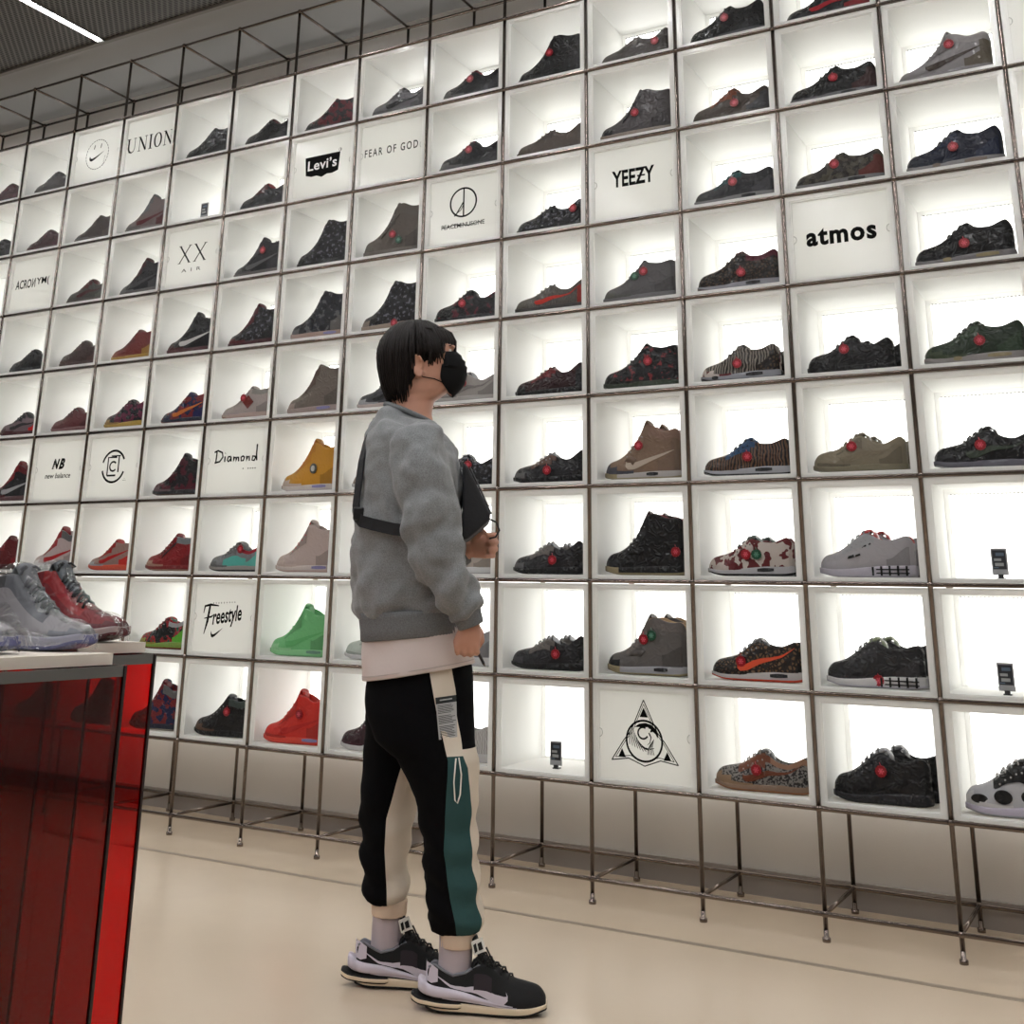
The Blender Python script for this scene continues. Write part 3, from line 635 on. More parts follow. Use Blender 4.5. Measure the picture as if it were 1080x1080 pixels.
# fourth row
sh(-12,3,'high','black and red high top by the frame edge', dict(upper=K2, eye=c(120,16,26), toe=MR, mid=c(90,60,64), collar=c(90,16,26)), stripe=LG)
sh(-9,3,'high','dark maroon puffy high trainer', dict(upper=S_('mk', (20,16,22), pat='camo', col2=(66,12,28), psc=.8), toe=c(100,78,84), mid=K2, out=BRN), hk=.95, strap=(MR, ((.4,.5),(.58,.7))))
sh(-7,3,'high','mustard yellow high trainer on white sole', dict(upper=c(206,146,40), toe=c(202,182,168), mid=c(206,194,186), out=c(200,190,190), lace=c(196,96,60), airc=LIL, eye=c(196,132,40)), air=((.60,.82),), hk=1.1, extra=lambda root, L, side, z0, Hh: kid((lambda m_: m_.build('round_badge', [c(86,88,80), c(190,190,180)], root))(badgemb(L, side, z0, Hh))))
sh(-6,3,'low','beige trainer toe behind the sweatshirt back', dict(upper=c(176,160,146), mid=WH))
sh(-5,3,'low','black trainer just beyond the sweatshirt chest', dict(upper=spk, mid=K2, lace=GR), tags=T(.60,.085))
sh(-4,3,'knit','black and brown knit low with chalky laces', dict(upper=K2, toe=GR, heel=K_, eye=c(92,66,56), mid=K_, lace=LG, tongue=GR, collar=K_), tags=T(.5,.05))
sh(-3,3,'high','tan high top with white tick and gum toe', dict(upper=c(128,104,86), toe=c(70,70,80), eye=c(134,110,92), collar=c(136,108,94), lining=c(160,110,104), mid=c(180,174,170), out=GM, gum=GM, heel=c(122,100,84)), gum=True, stripe=c(196,180,164), air=((.58,.72),), tags=T(.48,.13), strap=(c(118,96,82), ((.32,.7),(.44,.3))), hk=1.06, second=(.02,.10))
sh(-2,3,'air','brown zebra runner with a blue patch', dict(upper=zeb, eye=c(30,66,104), mid=c(168,168,174), out=K_, lace=K2, collar=zeb), air=((.60,.78),), tags=T(.52,.07))
sh(-1,3,'low','plain olive beige low trainer', dict(upper=c(132,122,102), mid=c(124,116,94), lace=c(140,130,110), tongue=c(136,126,108)), tags=T(.44,.09), stripe=c(124,114,94), second=(.02,.10), hk=1.05)
sh(0,3,'low','long black trainer with grey green tick, grey sole', dict(upper=K_, toe=K2, mid=c(104,102,112), out=c(96,96,104), lace=K2), stripe=c(56,66,54), tags=T(.46,.075), hk=1.05)
# fifth row
sh(-12,4,'low','grey trainer with a bright red heel', dict(upper=c(110,92,98), heel=c(200,20,26), toe=MR, mid=MR, eye=K2), stripe=K2)
sh(-11,4,'low','maroon grey trainer with a pinkish sole', dict(upper=c(96,46,50), mid=c(120,84,86), toe=c(90,40,46), lining=GR))
sh(-10,4,'air','purple black trainer on a yellow sole', dict(upper=multi, mid=c(172,140,62), out=c(160,120,50), toe=c(150,118,70)), hk=1.05)
sh(-9,4,'mid','dark blue trainer with an orange panel', dict(upper=bluem, mid=NAVY, out=c(150,90,80), heel=c(24,28,80)), stripe=c(196,104,34), hk=.9)
sh(-8,4,'mid','pale grey trainer with red brown diamond patch', dict(upper=c(168,156,152), toe=c(170,156,156), mid=c(172,150,142), out=c(130,60,44), collar=c(140,136,130), lining=c(160,158,150)), tags=T(.46,.10), hk=.9, extra=lambda root, L, side, z0, Hh: kid((lambda m_: m_.build('diamond_patch', c(110,38,30), root))(diamb(L, side, z0, Hh))))
sh(-7,4,'boot','beige grey high boot with brown laces', dict(upper=c(112,102,94), toe=c(158,138,130), mid=c(160,142,136), out=c(164,140,132), lace=BRN, eye=c(92,74,66), airc=LIL), air=((.60,.82),), hk=.98)
sh(-6,4,'low','grey trainer on white sole behind the hair', dict(upper=c(60,60,66), toe=LG, mid=c(196,180,174), lace=GR), stripe=K2)
sh(-5,4,'low','light grey trainer beyond the black mask', dict(upper=c(158,152,148), mid=c(170,164,160), lace=c(110,106,104), tongue=LG), tags=T(.50,.08), stripe=c(120,114,112))
sh(-4,4,'knit','black and red low knit trainer', dict(upper=c(40,14,18), toe=K2, heel=K2, eye=c(104,24,30), mid=K_, lace=K2))
sh(-3,4,'mid','black mid trainer on dark green sole', dict(upper=flor, toe=K_, mid=c(48,58,44), out=c(42,52,40), lace=K2), tags=T(.60,.105), hk=1.05)
sh(-2,4,'air','dark striped animal print runner, twin behind', dict(upper=zeb2, toe=camo, heel=leo2, mid=c(150,150,158), out=K_, lace=GR), air=((.60,.80),(.18,.26)), tags=T(.50,.065), second=(.03,.10))
sh(-1,4,'low','all black low trainer pair with red seal', dict(upper=K_, mid=K_, lace=K2, eye=K_, heel=K_), tags=T(.46,.085), second=(.03,.10), hk=1.05)
sh(0,4,'air','dark green runner on grey air sole', dict(upper=c(34,48,34), toe=c(60,72,50), mid=c(146,140,138), out=c(138,134,132), lace=K2, airc=GM), air=((.62,.84),(.30,.38)), tags=T(.56,.075), hk=1.05)
# sixth row
sh(-12,5,'low','black low trainer under the last printed panel', dict(upper=K_, mid=K2, toe=K2))
sh(-11,5,'low','dark brown low trainer deep in its box', dict(upper=c(58,40,38), mid=c(70,50,48)), hk=1.1)
sh(-10,5,'mid','burgundy trainer on a yellow sole', dict(upper=c(110,32,32), mid=c(170,132,60), toe=c(140,80,60), heel=c(160,120,60)), hk=.95)
sh(-9,5,'high','black red high top with white tick', dict(upper=K_, toe=MR, mid=c(80,40,44)), stripe=WH)
sh(-8,5,'high','black puffy high trainer with burgundy front', dict(upper=spk, toe=c(90,24,34), eye=c(80,16,28), mid=c(70,30,36), heel=K_))
sh(-7,5,'boot','black and grey high on pinkish beige sole', dict(upper=S_('bkgr', (18,20,26), pat='camo', col2=(24,26,34), col3=(80,80,82), psc=1.2), toe=GR, heel=c(96,92,90), mid=c(172,146,136), out=c(170,144,134), airc=LIL), air=((.62,.82),))
sh(-6,5,'boot','black sock boot on a beige sole', dict(upper=spk, toe=c(140,126,116), mid=c(158,140,126), out=c(150,134,122)), tags=T(.62,.03), laces=False)
sh(-5,5,'low','black burgundy trainer in front of bright window', dict(upper=S_('bkbu', (18,18,20), pat='camo', col2=(24,20,24), col3=(74,22,34), psc=1.2), mid=K2, lace=GR), tags=T(.46,.08), hk=1.1)
sh(-4,5,'knit','dark grey knit low with a red streak', dict(upper=knitg, mid=c(52,48,46), lace=GR, heel=c(150,40,34)), stripe=c(196,48,36))
sh(-3,5,'mid','grey mid trainer with green and red seals', dict(upper=c(92,90,92), mid=c(110,108,110), lace=GR, toe=c(86,88,84)), tags=((.46,.105,'g'),(.58,.12,'r')))
sh(-2,5,'air','leopard runner with a burgundy tongue top', dict(upper=leo2, mid=c(150,148,156), out=c(90,60,60), collar=c(84,24,40), tongue=c(84,24,40), lace=c(110,96,84)), air=((.60,.76),), tags=T(.55,.065), hk=1.12)
sh(0,5,'air','black runner on grey sole, tan air unit', dict(upper=K_, toe=K2, mid=c(122,118,120), out=c(116,112,114), lace=K2, airc=GM), air=((.62,.84),(.30,.38)), tags=T(.52,.07), hk=1.08)
# seventh row
sh(-11,6,'low','grey brown trainer with maroon panel', dict(upper=c(64,64,60), toe=c(70,66,62), mid=c(84,78,74), eye=c(78,26,30)), stripe=MR, hk=1.05)
sh(-10,6,'high','black grey high trainer beside the crosses panel', dict(upper=K2, toe=GR, mid=c(90,86,86), eye=MR, heel=DG), stripe=DG, hk=.95)
sh(-8,6,'high','black grey high trainer with bright red seal', dict(upper=K2, toe=c(80,78,80), mid=c(96,90,90)), tags=T(.62,.13), hk=.95, stripe=GR)
sh(-7,6,'boot','speckled black high boot', dict(upper=spk, toe=K_, mid=K_, out=K2), hk=1.02)
sh(-6,6,'boot','taupe strapped boot with two seals', dict(upper=c(98,90,84), toe=c(96,90,84), mid=c(104,96,90), collar=c(100,94,88)), tags=((.52,.10,'r'),(.62,.07,'g')), strap=(c(88,80,76), ((.36,.6),(.6,.7))), hk=1.12)
sh(-4,6,'knit','black low trainer with seal at heel', dict(upper=spk, mid=K_, heel=K_, lace=K2), tags=T(.86,.085))
sh(-2,6,'air','grey black runner with teal lacing', dict(upper=c(44,44,48), toe=c(60,60,60), eye=c(32,72,74), mid=c(128,126,128), out=c(120,118,120), lace=K2), air=((.60,.76),), tags=T(.50,.085))
sh(-1,6,'air','dark brown runner with a grey air sole', dict(upper=S_('bg', (40,34,32), pat='camo', col2=(64,60,50), psc=1.5), heel=c(96,40,34), mid=c(118,116,118), out=c(110,108,110), lace=GR), air=((.60,.78),), tags=T(.46,.09))
sh(0,6,'air','navy runner on tall grey sole', dict(upper=NAVY, toe=c(30,36,50), mid=c(138,134,136), out=c(130,126,128), lace=K2, airc=c(120,106,96)), air=((.60,.82),(.28,.36)), tags=T(.50,.08), hk=1.1)
# eighth row
sh(-13,7,'low','dark trainer sliver at the frame edge', dict(upper=K2, mid=K2))
sh(-12,7,'low','dark maroon low trainer in outer column', dict(upper=c(52,18,24), mid=c(70,48,50)))
sh(-11,7,'mid','grey brown mid trainer, outer columns', dict(upper=c(58,48,46), mid=c(92,86,84), toe=GR), hk=.9)
sh(-10,7,'high','burgundy grey high top with pale sole', dict(upper=c(110,96,96), heel=c(74,14,22), eye=GR, mid=c(120,114,112), toe=c(100,94,94)), stripe=c(84,16,26))
sh(-8,7,'low','dark trainer with a red tongue', dict(upper=K2, mid=c(70,66,68), tongue=c(120,24,30), eye=c(70,20,26)), hk=1.08)
sh(-5,7,'low','black grey trainer with red laces tag', dict(upper=K2, toe=GR, mid=c(76,76,84), lace=c(110,24,36), out=K2), tags=T(.50,.095), hk=1.1)
sh(-4,7,'knit','brown grey knit low trainer', dict(upper=c(84,74,68), mid=c(78,68,62), lace=c(96,86,80), toe=c(90,80,72)))
sh(-3,7,'boot','grey strapped high on beige sole', dict(upper=c(78,74,76), toe=K2, mid=c(140,126,116), out=c(134,122,112), lace=GR), tags=T(.50,.11), strap=(DG, ((.36,.6),(.55,.8))), hk=.95)
sh(-2,7,'low','brown and orange low trainer', dict(upper=c(74,64,58), eye=c(122,62,36), toe=c(84,76,70), mid=c(84,78,74), heel=DG, lace=K2), tags=T(.58,.065), hk=1.08)
sh(-1,7,'air','black runner with a small dark sole window', dict(upper=K_, mid=c(104,102,106), out=c(96,94,98), lace=K2, heel=c(52,26,26)), air=((.60,.76),), tags=T(.52,.09), hk=1.05)
sh(0,7,'high','light grey trainer with a brown tick', dict(upper=c(140,136,138), toe=c(130,126,128), mid=c(126,122,124), collar=c(150,146,146), lace=LG, heel=c(100,92,80)), stripe=c(62,52,46), tags=T(.58,.13), hk=.88)
# top row
sh(-13,8,'low','dark red trainer sliver at frame edge', dict(upper=c(60,16,24), mid=K2))
sh(-12,8,'low','grey dark trainer beside the smiling face panel', dict(upper=c(58,54,54), mid=c(84,80,78), eye=K2), hk=1.05)
sh(-9,8,'mid','black mid trainer beside the serif panel', dict(upper=K_, mid=K2))
sh(-8,8,'low','black low trainer beneath the bare tube row', dict(upper=K_, mid=K2, tongue=MR), hk=1.1)
sh(-7,8,'mid','burgundy and black mid trainer', dict(upper=S_('bbk', (22,18,22), pat='camo', col2=(76,16,26), psc=1.2), mid=c(84,82,86), toe=K2))
sh(-6,8,'low','light grey low trainer', dict(upper=c(104,102,106), mid=c(96,94,98), lace=GR), stripe=K2, hk=1.1)
sh(-5,8,'low','grey black trainer with red tongue', dict(upper=K2, mid=c(88,88,96), toe=GR, tongue=c(120,26,36), lace=MR), tags=T(.5,.095), hk=1.1)
sh(-4,8,'boot','big black boot trainer', dict(upper=K_, mid=K_, out=K_, lace=K2), tags=T(.52,.13), hk=.95)
sh(-3,8,'knit','grey knit low with seal near heel', dict(upper=c(70,64,62), mid=c(64,60,58), lace=GR), tags=T(.80,.07))
sh(-2,8,'air','black runner with a glossy grey sole', dict(upper=K_, mid=c(90,90,94), out=K2, lace=K2, tongue=GRN), tags=T(.50,.10), hk=1.15)
sh(-1,8,'low','red and black trainer cut by picture top', dict(upper=K2, mid=c(100,96,98), heel=c(130,24,34)), stripe=c(160,24,36))

ROWS = ['bottom row', 'second row up', 'third row up', 'fourth row up', 'fifth row up', 'sixth row up', 'seventh row up', 'eighth row up', 'top row']
SHOE = {(s[0], s[1]): s for s in SH}
SMALL = {(-4,0):'bottom row', (0,1):'second row up', (0,2):'third row up', (-9,7):'eighth row up'}
def inview(i, r):
    for (x, z) in ((i*W_+.03, Z0+r*H_+.03), ((i+1)*W_-.03, Z0+r*H_+.03), (i*W_+.03, Z0+(r+1)*H_-.03), ((i+1)*W_-.03, Z0+(r+1)*H_-.03)):
        p = Vector((x, 0, z))-cam.matrix_world.translation; d = p.dot(fw)
        u = 540-33.2+1190.3*p.dot(rt)/d; v = 540-261.7-1190.3*p.dot(up)/d
        if -25 < u < 1105 and -25 < v < 1105: return True
    return False
seen_labels = set(); empt = {}
for r in range(NR):
    for i in range(NC0, NC1):
        if not inview(i, r): continue
        g = empty('display_box', ((i+.5)*W_, 0, Z0+r*H_+G))
        a = bpy.data.objects.new('box_shell', SHELL); COL.objects.link(a); a.parent = g
        a = bpy.data.objects.new('front_frame', FRAME); COL.objects.link(a); a.parent = g
        if (i, r) in CARDS:
            kind, desc = CARDS[(i, r)]; lab = f'closed white lit box printed with {desc}'
            a = bpy.data.objects.new('front_cover', COVER); COL.objects.link(a); a.parent = g
            if kind:
                q = card_art(kind); o = q.build('printed_emblem', [ink, paper], a); o.location = (0, .0094, BH/2)
        elif (i, r) in SHOE: lab = f'white lit box around the {SHOE[(i, r)][3]}, {ROWS[r]}'
        elif (i, r) in SMALL: lab = f'white lit box holding only a small picture card, {SMALL[(i, r)]}'
        else:
            side_ = 'beside the sweatshirt' if i == -6 else ('at the outer column' if i > 0 else 'behind the foreground table')
            empt[(side_, r)] = empt.get((side_, r), 0)+1; lab = f'empty white lit box {side_}, {ROWS[r]}'
        if len(lab.split()) > 16: lab = lab.replace('white lit box', 'box')
        tag(g, lab, 'display box', 'white display boxes in the steel rack')
def shoe_word(l, r): return f'{l}, {ROWS[r]}'
for (i, r, kind, look, C, k) in SH:
    k = dict(k); k['hk'] = k.get('hk', 1)*1.1; sec = k.pop('second', None); L = .325 if not sec else (.302 if sec[0] > .025 else .315)
    x = i*W_+.037+L/2
    g = empty('sneaker', (x, .088, Z0+r*H_+G+.0138), R(random.uniform(-3, 3)))
    build_shoe(g, kind, L, C, **k)
    tag(g, shoe_word(look, r), 'shoe', 'wrapped shoes in the lit boxes')
    if sec:
        g2 = copy_tree(g); g2.location = (x+min(sec[0], .017) if sec[0] < .025 else x+.028, .088+sec[1]+.014, g.location.z); g2.rotation_euler = (0, 0, 0)
        g2['label'] = f'hidden partner close behind the {look}'
def picture_card(i, r, label, y, dx):
    g = empty('picture_card', (i*W_+dx, y, Z0+r*H_+G+.0136)); tag(g, label, 'sign', 'small picture cards on stands')
    mb = MB(); mb.box((-.024, 0, .012), (.024, .004, .096)); mb.build('card', mat('card_grey', (150,150,152), rough=.5), g)
    mb = MB(); mb.box((-.020, -.0006, .030), (.020, 0, .090)); 
    mb.box((-.014, -.0012, .040), (.012, -.0006, .050), 1); mb.box((-.016, -.0012, .056), (.006, -.0006, .064), 1); mb.box((-.010, -.0012, .072), (.015, -.0006, .082), 2); mb.box((-.018, -.0012, .034), (-.004, -.0006, .037), 2)
    for q in range(5): mb.box((-.018+.007*q, -.0012, .018), (-.014+.007*q, -.0006, .021), 1)
    mb.build('picture', [mat('card_dark', (34,36,42), rough=.35), mat('card_pale', (150,152,150)), mat('card_blue', (84,100,116))], g)
    mb = MB(); mb.box((-.012, -.004, 0), (.012, .022, .004)); mb.box((-.008, -.003, .004), (.008, .008, .014)); mb.build('stand', darkm, g)
picture_card(-4, 0, 'small dark picture card in the bottom row beside the falcon panel', .11, .205)
picture_card(0, 1, 'small grey picture card in the second row up', .06, .19)
picture_card(0, 2, 'small grey picture card in the third row up', .08, .205)
picture_card(-9, 7, 'small black picture card beside the black wing panel columns', .05, .215)

# ------------------------------------------------------------------ foreground plinths
redA = redglass('red_acrylic', (.60, .006, .010)); redB = redglass('red_acrylic_clear', (.80, .01, .016))
bandm = mat('smoked_band', (88,88,86), rough=.25); edge_m = mat('dark_red_edge', (20,4,5), rough=.3)
slab_m = mat('pale_slab', (244,238,228), rough=.45, pat='marble', col2=(222,212,198), psc=.35)
def plinth(label, x, y_end, y_start, depth, zt, slab_x, zs0, zs1, red, inner):
    g = empty('display_plinth', (x-depth/2, (y_end+y_start)/2, 0)); ox, oy = x-depth/2, (y_end+y_start)/2
    tag(g, label, 'display table')
    t = .006
    def bx(a, b_, name, m_): q = MB(); q.box((a[0]-ox, a[1]-oy, a[2]), (b_[0]-ox, b_[1]-oy, b_[2])); return q.build(name, m_, g)
    def sheet(name, axis, p, a, b_):
        q = MB(); z1 = zt-.018
        if axis == 'x': q.add([(p-ox, a-oy, 0), (p-ox, b_-oy, 0), (p-ox, b_-oy, z1), (p-ox, a-oy, z1)], [(0,1,2,3)])
        else: q.add([(a-ox, p-oy, 0), (b_-ox, p-oy, 0), (b_-ox, p-oy, z1), (a-ox, p-oy, z1)], [(0,1,2,3)])
        return q.build(name, red, g)
    sheet('acrylic_panel', 'x', x, y_start, y_end-.004)
    sheet('acrylic_panel', 'y', y_end-.004, x-depth, x)
    sheet('acrylic_panel', 'x', x-depth, y_start, y_end-.004); sheet('acrylic_panel', 'y', y_start, x-depth, x)
    for (xx, ye) in inner: sheet('inner_divider', 'x', xx, y_start, ye); bx((xx-.002, ye-.004, 0), (xx+.002, ye, zt-.018), 'divider_edge', edge_m)
    bx((x-.002, y_end-.006, 0), (x+.003, y_end, zt), 'edge_strip', edge_m); bx((x-depth-.003, y_end-.006, 0), (x-depth+.003, y_end, zt), 'edge_strip', edge_m)
    bx((x-.003, y_start, zt-.018), (x+.001, y_end-.006, zt), 'top_band', bandm)
    bx((x-depth, y_end-.005, zt-.018), (x-.003, y_end-.001, zt), 'top_band', bandm)
    bx((slab_x-depth+.04, y_start, zs0), (slab_x, y_end, zs1), 'slab_top', slab_m)
plinth('red acrylic plinth nearest the camera, under the two grey high tops', -.965, -2.493, -3.7, .62, .889, -1.0, .889, .908, redA, ((-1.045, -2.50), (-1.15, -2.50), (-1.27, -2.50)))
plinth('red acrylic plinth under the dark red high top', -1.10, -2.290, -2.46, .85, .897, -1.13, .899, .918, redB, ())
fg = dict(upper=c(150,146,150), toe=c(124,126,134), eye=c(104,106,112), heel=c(92,90,92), collar=c(78,78,82), mid=c(168,168,184), out=c(104,108,156), lace=c(90,92,98), tongue=c(118,120,126), lining=c(90,90,92))
fr_ = dict(upper=c(120,16,26), toe=c(92,18,30), eye=c(150,20,28), heel=c(96,14,22), collar=c(110,16,26), mid=c(190,170,168), out=c(90,16,26), lace=K2, tongue=c(88,92,98), lining=K2)
for nm, lab, C, (tx, ty, tz), rz, st_ in (
  ('high_top_sneaker', 'wrapped grey high top on the plinth, its whole toe and laces visible', fg, (-1.062, -2.497, .9085), 190, K2),
  ('high_top_sneaker', 'wrapped grey high top half out of frame at the picture edge', fg, (-1.065, -2.665, .9085), 188, K2),
  ('high_top_sneaker', 'wrapped dark red high top with grey tongue on the rear plinth slab', fr_, (-1.118, -2.365, .9185), 190, c(70,10,16))):
    L = .29
    g = empty(nm, (tx-L/2*math.cos(R(rz-180)), ty-L/2*math.sin(R(rz-180)), tz), R(rz))
    tag(g, lab, 'shoe', 'wrapped high tops on the plinths')
    build_shoe(g, 'high', L, C, sub=2, stripe=None, wrap=True, hk=.74)
#PERSON#
# ------------------------------------------------------------------ the person (local x: forward, y: away from the camera, z: up)
per = empty('person', (-1.150, -1.103, .035), R(30))
per.scale = (.966, .966, .966)
tag(per, 'person in grey sweatshirt and black mask looking up at the lit shoe wall', 'person')
skin = mat('skin', (196,146,124), rough=.5, bump=.05, bscale=300); skin.node_tree.nodes['Principled BSDF'].inputs['Subsurface Weight'].default_value = .12
skin.node_tree.nodes['Principled BSDF'].inputs['Subsurface Radius'].default_value = (.01, .004, .002)
fleece = mat('grey_fleece', (112,114,116), rough=.95, pat='melange', col2=(142,144,146), bump=.35, bscale=420, sheen=.3, spec=.1)
ribm = mat('grey_rib', (104,106,108), rough=.95, pat='melange', col2=(128,130,132), bump=.3, bscale=300, spec=.1)
tee_m = mat('white_cotton', (214,202,198), rough=.9, bump=.15, bscale=90, spec=.1)
blk = mat('black_twill', (9,9,11), rough=.92, spec=.1, bump=.2, bscale=80); crm = mat('cream_twill', (216,204,188), rough=.85, spec=.1, bump=.25, bscale=60); teal = mat('dark_teal_twill', (52,80,80), rough=.85, spec=.1, bump=.25, bscale=60)
elas = mat('cream_elastic', (222,200,178), rough=.9, spec=.1); sock_m = mat('ribbed_grey_sock', (186,174,178), rough=.95, spec=.1)
hair_m = mat('dark_brown_hair', (20,13,11), rough=.5, spec=.25)
def nz3(x, y, z, s=6, o=0): return noise.noise(Vector((x*s+o, y*s, z*s)))
def ring(s0, z0, s1, z1, b, cn, n=32, pw=2.3, amp=0, ns=7, o=0):
    c_, a = (s0+s1)/2, (s1-s0)/2; out = []
    for k in range(n):
        t = 2*math.pi*k/n; ct, st = math.cos(t), math.sin(t)
        x = c_+a*math.copysign(abs(ct)**(2/pw), ct); y = cn-b*math.copysign(abs(st)**(2/pw), st); z = lerp(z0, z1, (x-s0)/(s1-s0) if s1 != s0 else .5)
        if amp: q = 1+amp*nz3(x, y, z*.8, ns, o)/max(a, .02); x = c_+(x-c_)*q; y = cn+(y-cn)*q
        out.append((x, y, z))
    return out
def keyrings(keys, N_, **k):      # keys: (t, s0, z0, s1, z1, b, cn) -> N_ smooth rings
    out = []
    for j in range(N_):
        t = keys[0][0]+(keys[-1][0]-keys[0][0])*j/(N_-1)
        out.append(ring(*[prof([(q[0], q[m_]) for q in keys], t) for m_ in range(1, 7)], **k))
    return out
def voxel(o, size, sm=6):
    r_ = o.modifiers.new('remesh', 'REMESH'); r_.mode = 'VOXEL'; r_.voxel_size = size; r_.use_smooth_shade = True
    s_ = o.modifiers.new('smooth', 'SMOOTH'); s_.factor = .5; s_.iterations = sm
# body: one continuous figure
mb = MB()
HEAD = [(1.500,-.200,-.055,.075),(1.555,-.190,-.068,.058),(1.595,-.196,-.062,.056),(1.618,-.200,-.030,.058),(1.632,-.206,-.012,.062),(1.650,-.214,-.002,.066),(1.672,-.222,.006,.069),
        (1.700,-.230,.006,.073),(1.730,-.234,-.001,.0765),(1.752,-.235,-.002,.078),(1.780,-.231,-.010,.077),(1.805,-.220,-.026,.070),(1.828,-.198,-.052,.056),(1.842,-.170,-.085,.036),(1.847,-.140,-.115,.012)]
mb.loft([ring(s0, z-.012, s1, z+.008, b_, 0, 28, 2.25) for z, s0, s1, b_ in HEAD])
mb.tube([(.0,0,1.742),(.012,0,1.722),(.026,0,1.702),(.020,0,1.692)], [.006,.008,.011,.006], 8)
for s_ in (-1, 1):
    mb.sphere((.004, s_*.010, 1.699), (.009,.007,.006), seg=8, rings=6)
    mb.sphere((-.008, s_*.030, 1.774), (.010,.022,.006), seg=8, rings=6)
    mb.sphere((-.020, s_*.040, 1.712), (.020,.018,.016), seg=10, rings=6)
mb.sphere((.008, 0, 1.668), (.010,.022,.006), seg=10, rings=6); mb.sphere((.006, 0, 1.656), (.010,.019,.006), seg=10, rings=6); mb.sphere((-.004, 0, 1.634), (.014,.018,.012), seg=10, rings=6)
for s_ in (-1, 1):   # ears
    e = lambda a, r1, r2, dz=0: (-.113+r1*math.cos(R(a))*.9+.010*math.sin(R(a))*-.5, s_*(.083+dz), 1.702+r2*math.sin(R(a)))
    mb.tube([e(a, .019, .033, .006*math.sin(R(a/2+60))) for a in range(20, 330, 22)], [.0042]*14+[.0042], 6)
    mb.tube([e(a, .010, .020, .001) for a in range(60, 300, 30)], .0035, 6)
    mb.sphere((-.106, s_*.079, 1.674), (.011,.006,.010), seg=8, rings=6); mb.sphere((-.113, s_*.079, 1.703), (.017,.004,.028), seg=10, rings=6)
mb.loft([ring(*q) for q in ((-.185,1.54,-.07,1.53,.07,0),(-.21,1.50,-.05,1.47,.13,0),(-.24,1.42,-.02,1.41,.165,0),(-.25,1.25,.0,1.25,.155,0),(-.24,1.05,.0,1.06,.14,0),(-.225,.90,.02,.92,.13,0),(-.20,.80,.03,.82,.105,0),(-.17,.74,.02,.75,.09,0))])
mb.tube([(-.10,-.14,1.46),(-.07,-.20,1.32),(-.02,-.215,1.10),(.02,-.21,1.04),(.062,-.19,.965),(.068,-.188,.945)], [.055,.05,.042,.040,.027,.025], 12)
mb.tube([(-.10,.14,1.46),(-.06,.19,1.30),(-.03,.20,1.10),(-.01,.19,1.09),(.045,.14,1.155),(.06,.138,1.162)], [.055,.05,.042,.040,.027,.025], 12)
mb.tube([(-.08,-.06,.76),(.01,-.09,.52),(.03,-.09,.42),(.05,-.09,.15),(.05,-.09,.03)], [.07,.055,.05,.032,.030], 12)
mb.tube([(-.10,.06,.76),(-.14,.10,.52),(-.155,.10,.42),(-.15,.10,.15),(-.15,.09,.03)], [.07,.055,.05,.032,.030], 12)
for (hx, hy) in ((.06,-.095),(-.14,.085)): mb.tube([(hx-.03,hy,.020),(hx+.04,hy,.030),(hx+.15,hy,.012)], [.03,.036,.02], 10)
# near hand, a loose fist
def ringd(c_, ax, bx, a, b_, n=12):
    c_, ax, bx = Vector(c_), Vector(ax).normalized(), Vector(bx).normalized()
    return [c_+ax*a*math.cos(2*math.pi*k/n)+bx*b_*math.sin(2*math.pi*k/n) for k in range(n)]
mb.loft([ringd(p_, (1,0,.1), (0,1,0), a, b_) for p_, a, b_ in (((.066,-.188,.962),.024,.019),((.066,-.188,.940),.029,.019),((.063,-.187,.918),.037,.019),((.060,-.184,.896),.040,.018),((.058,-.182,.882),.036,.014))])
for k, (x, l, rr) in enumerate(((.028,.020,.0078),(.047,.025,.0086),(.066,.027,.009),(.084,.025,.0088))):
    z = .890+.002*k
    mb.tube([(x,-.184,z+.012),(x+.002,-.188,z-.004),(x+.004,-.183,z-l),(x+.005,-.166,z-l-.008),(x+.005,-.150,z-l+.006),(x+.004,-.150,z-l+.022)], [rr*1.05,rr*1.1,rr,rr*.95,rr*.9,rr*.75], 8)
mb.tube([(.082,-.178,.938),(.096,-.168,.918),(.100,-.156,.897),(.092,-.146,.880)], [.013,.012,.0105,.008], 8)
# far hand closing on the bag
mb.loft([ringd(p_, (0,0,1), (0,1,0), a, b_) for p_, a, b_ in (((.052,.138,1.160),.026,.019),((.070,.138,1.166),.032,.018),((.090,.136,1.172),.040,.018),((.106,.132,1.174),.039,.014))])
for k in range(4):
    z = 1.203-.021*k; l = (.0,.004,.002,-.006)[k]
    mb.tube([(.098,.134,z),(.118,.132,z+.001),(.136+l,.118,z+.002),(.140+l,.096,z),(.128+l,.078,z-.002),(.112+l,.074,z-.003)], [.009,.0095,.009,.0085,.008,.0068], 8)
mb.tube([(.072,.126,1.186),(.086,.108,1.206),(.098,.090,1.214),(.106,.076,1.208)], [.013,.0115,.010,.008], 8)
body = mb.build('body', skin, per, smooth=True); voxel(body, .0042, 3)
# eyes
for s_ in (-1, 1):
    mb = MB(); mb.sphere((-.019, s_*.033, 1.757), .0112, 0, 14, 10); mb.sphere((-.011, s_*.034, 1.758), (.0052,.005,.005), 1, 10, 8)
    e_ = mb.build('eye', [mat('eye_white', (210,205,200), rough=.3), mat('iris', (40,24,18), rough=.2)], per, smooth=True)
    mb = MB(); mb.tube([(-.018, s_*.050, 1.773),(-.006, s_*.036, 1.780),(-.001, s_*.018, 1.776)], [.0016,.003,.002], 5); mb.build('eyebrow', hair_m, per, smooth=True)
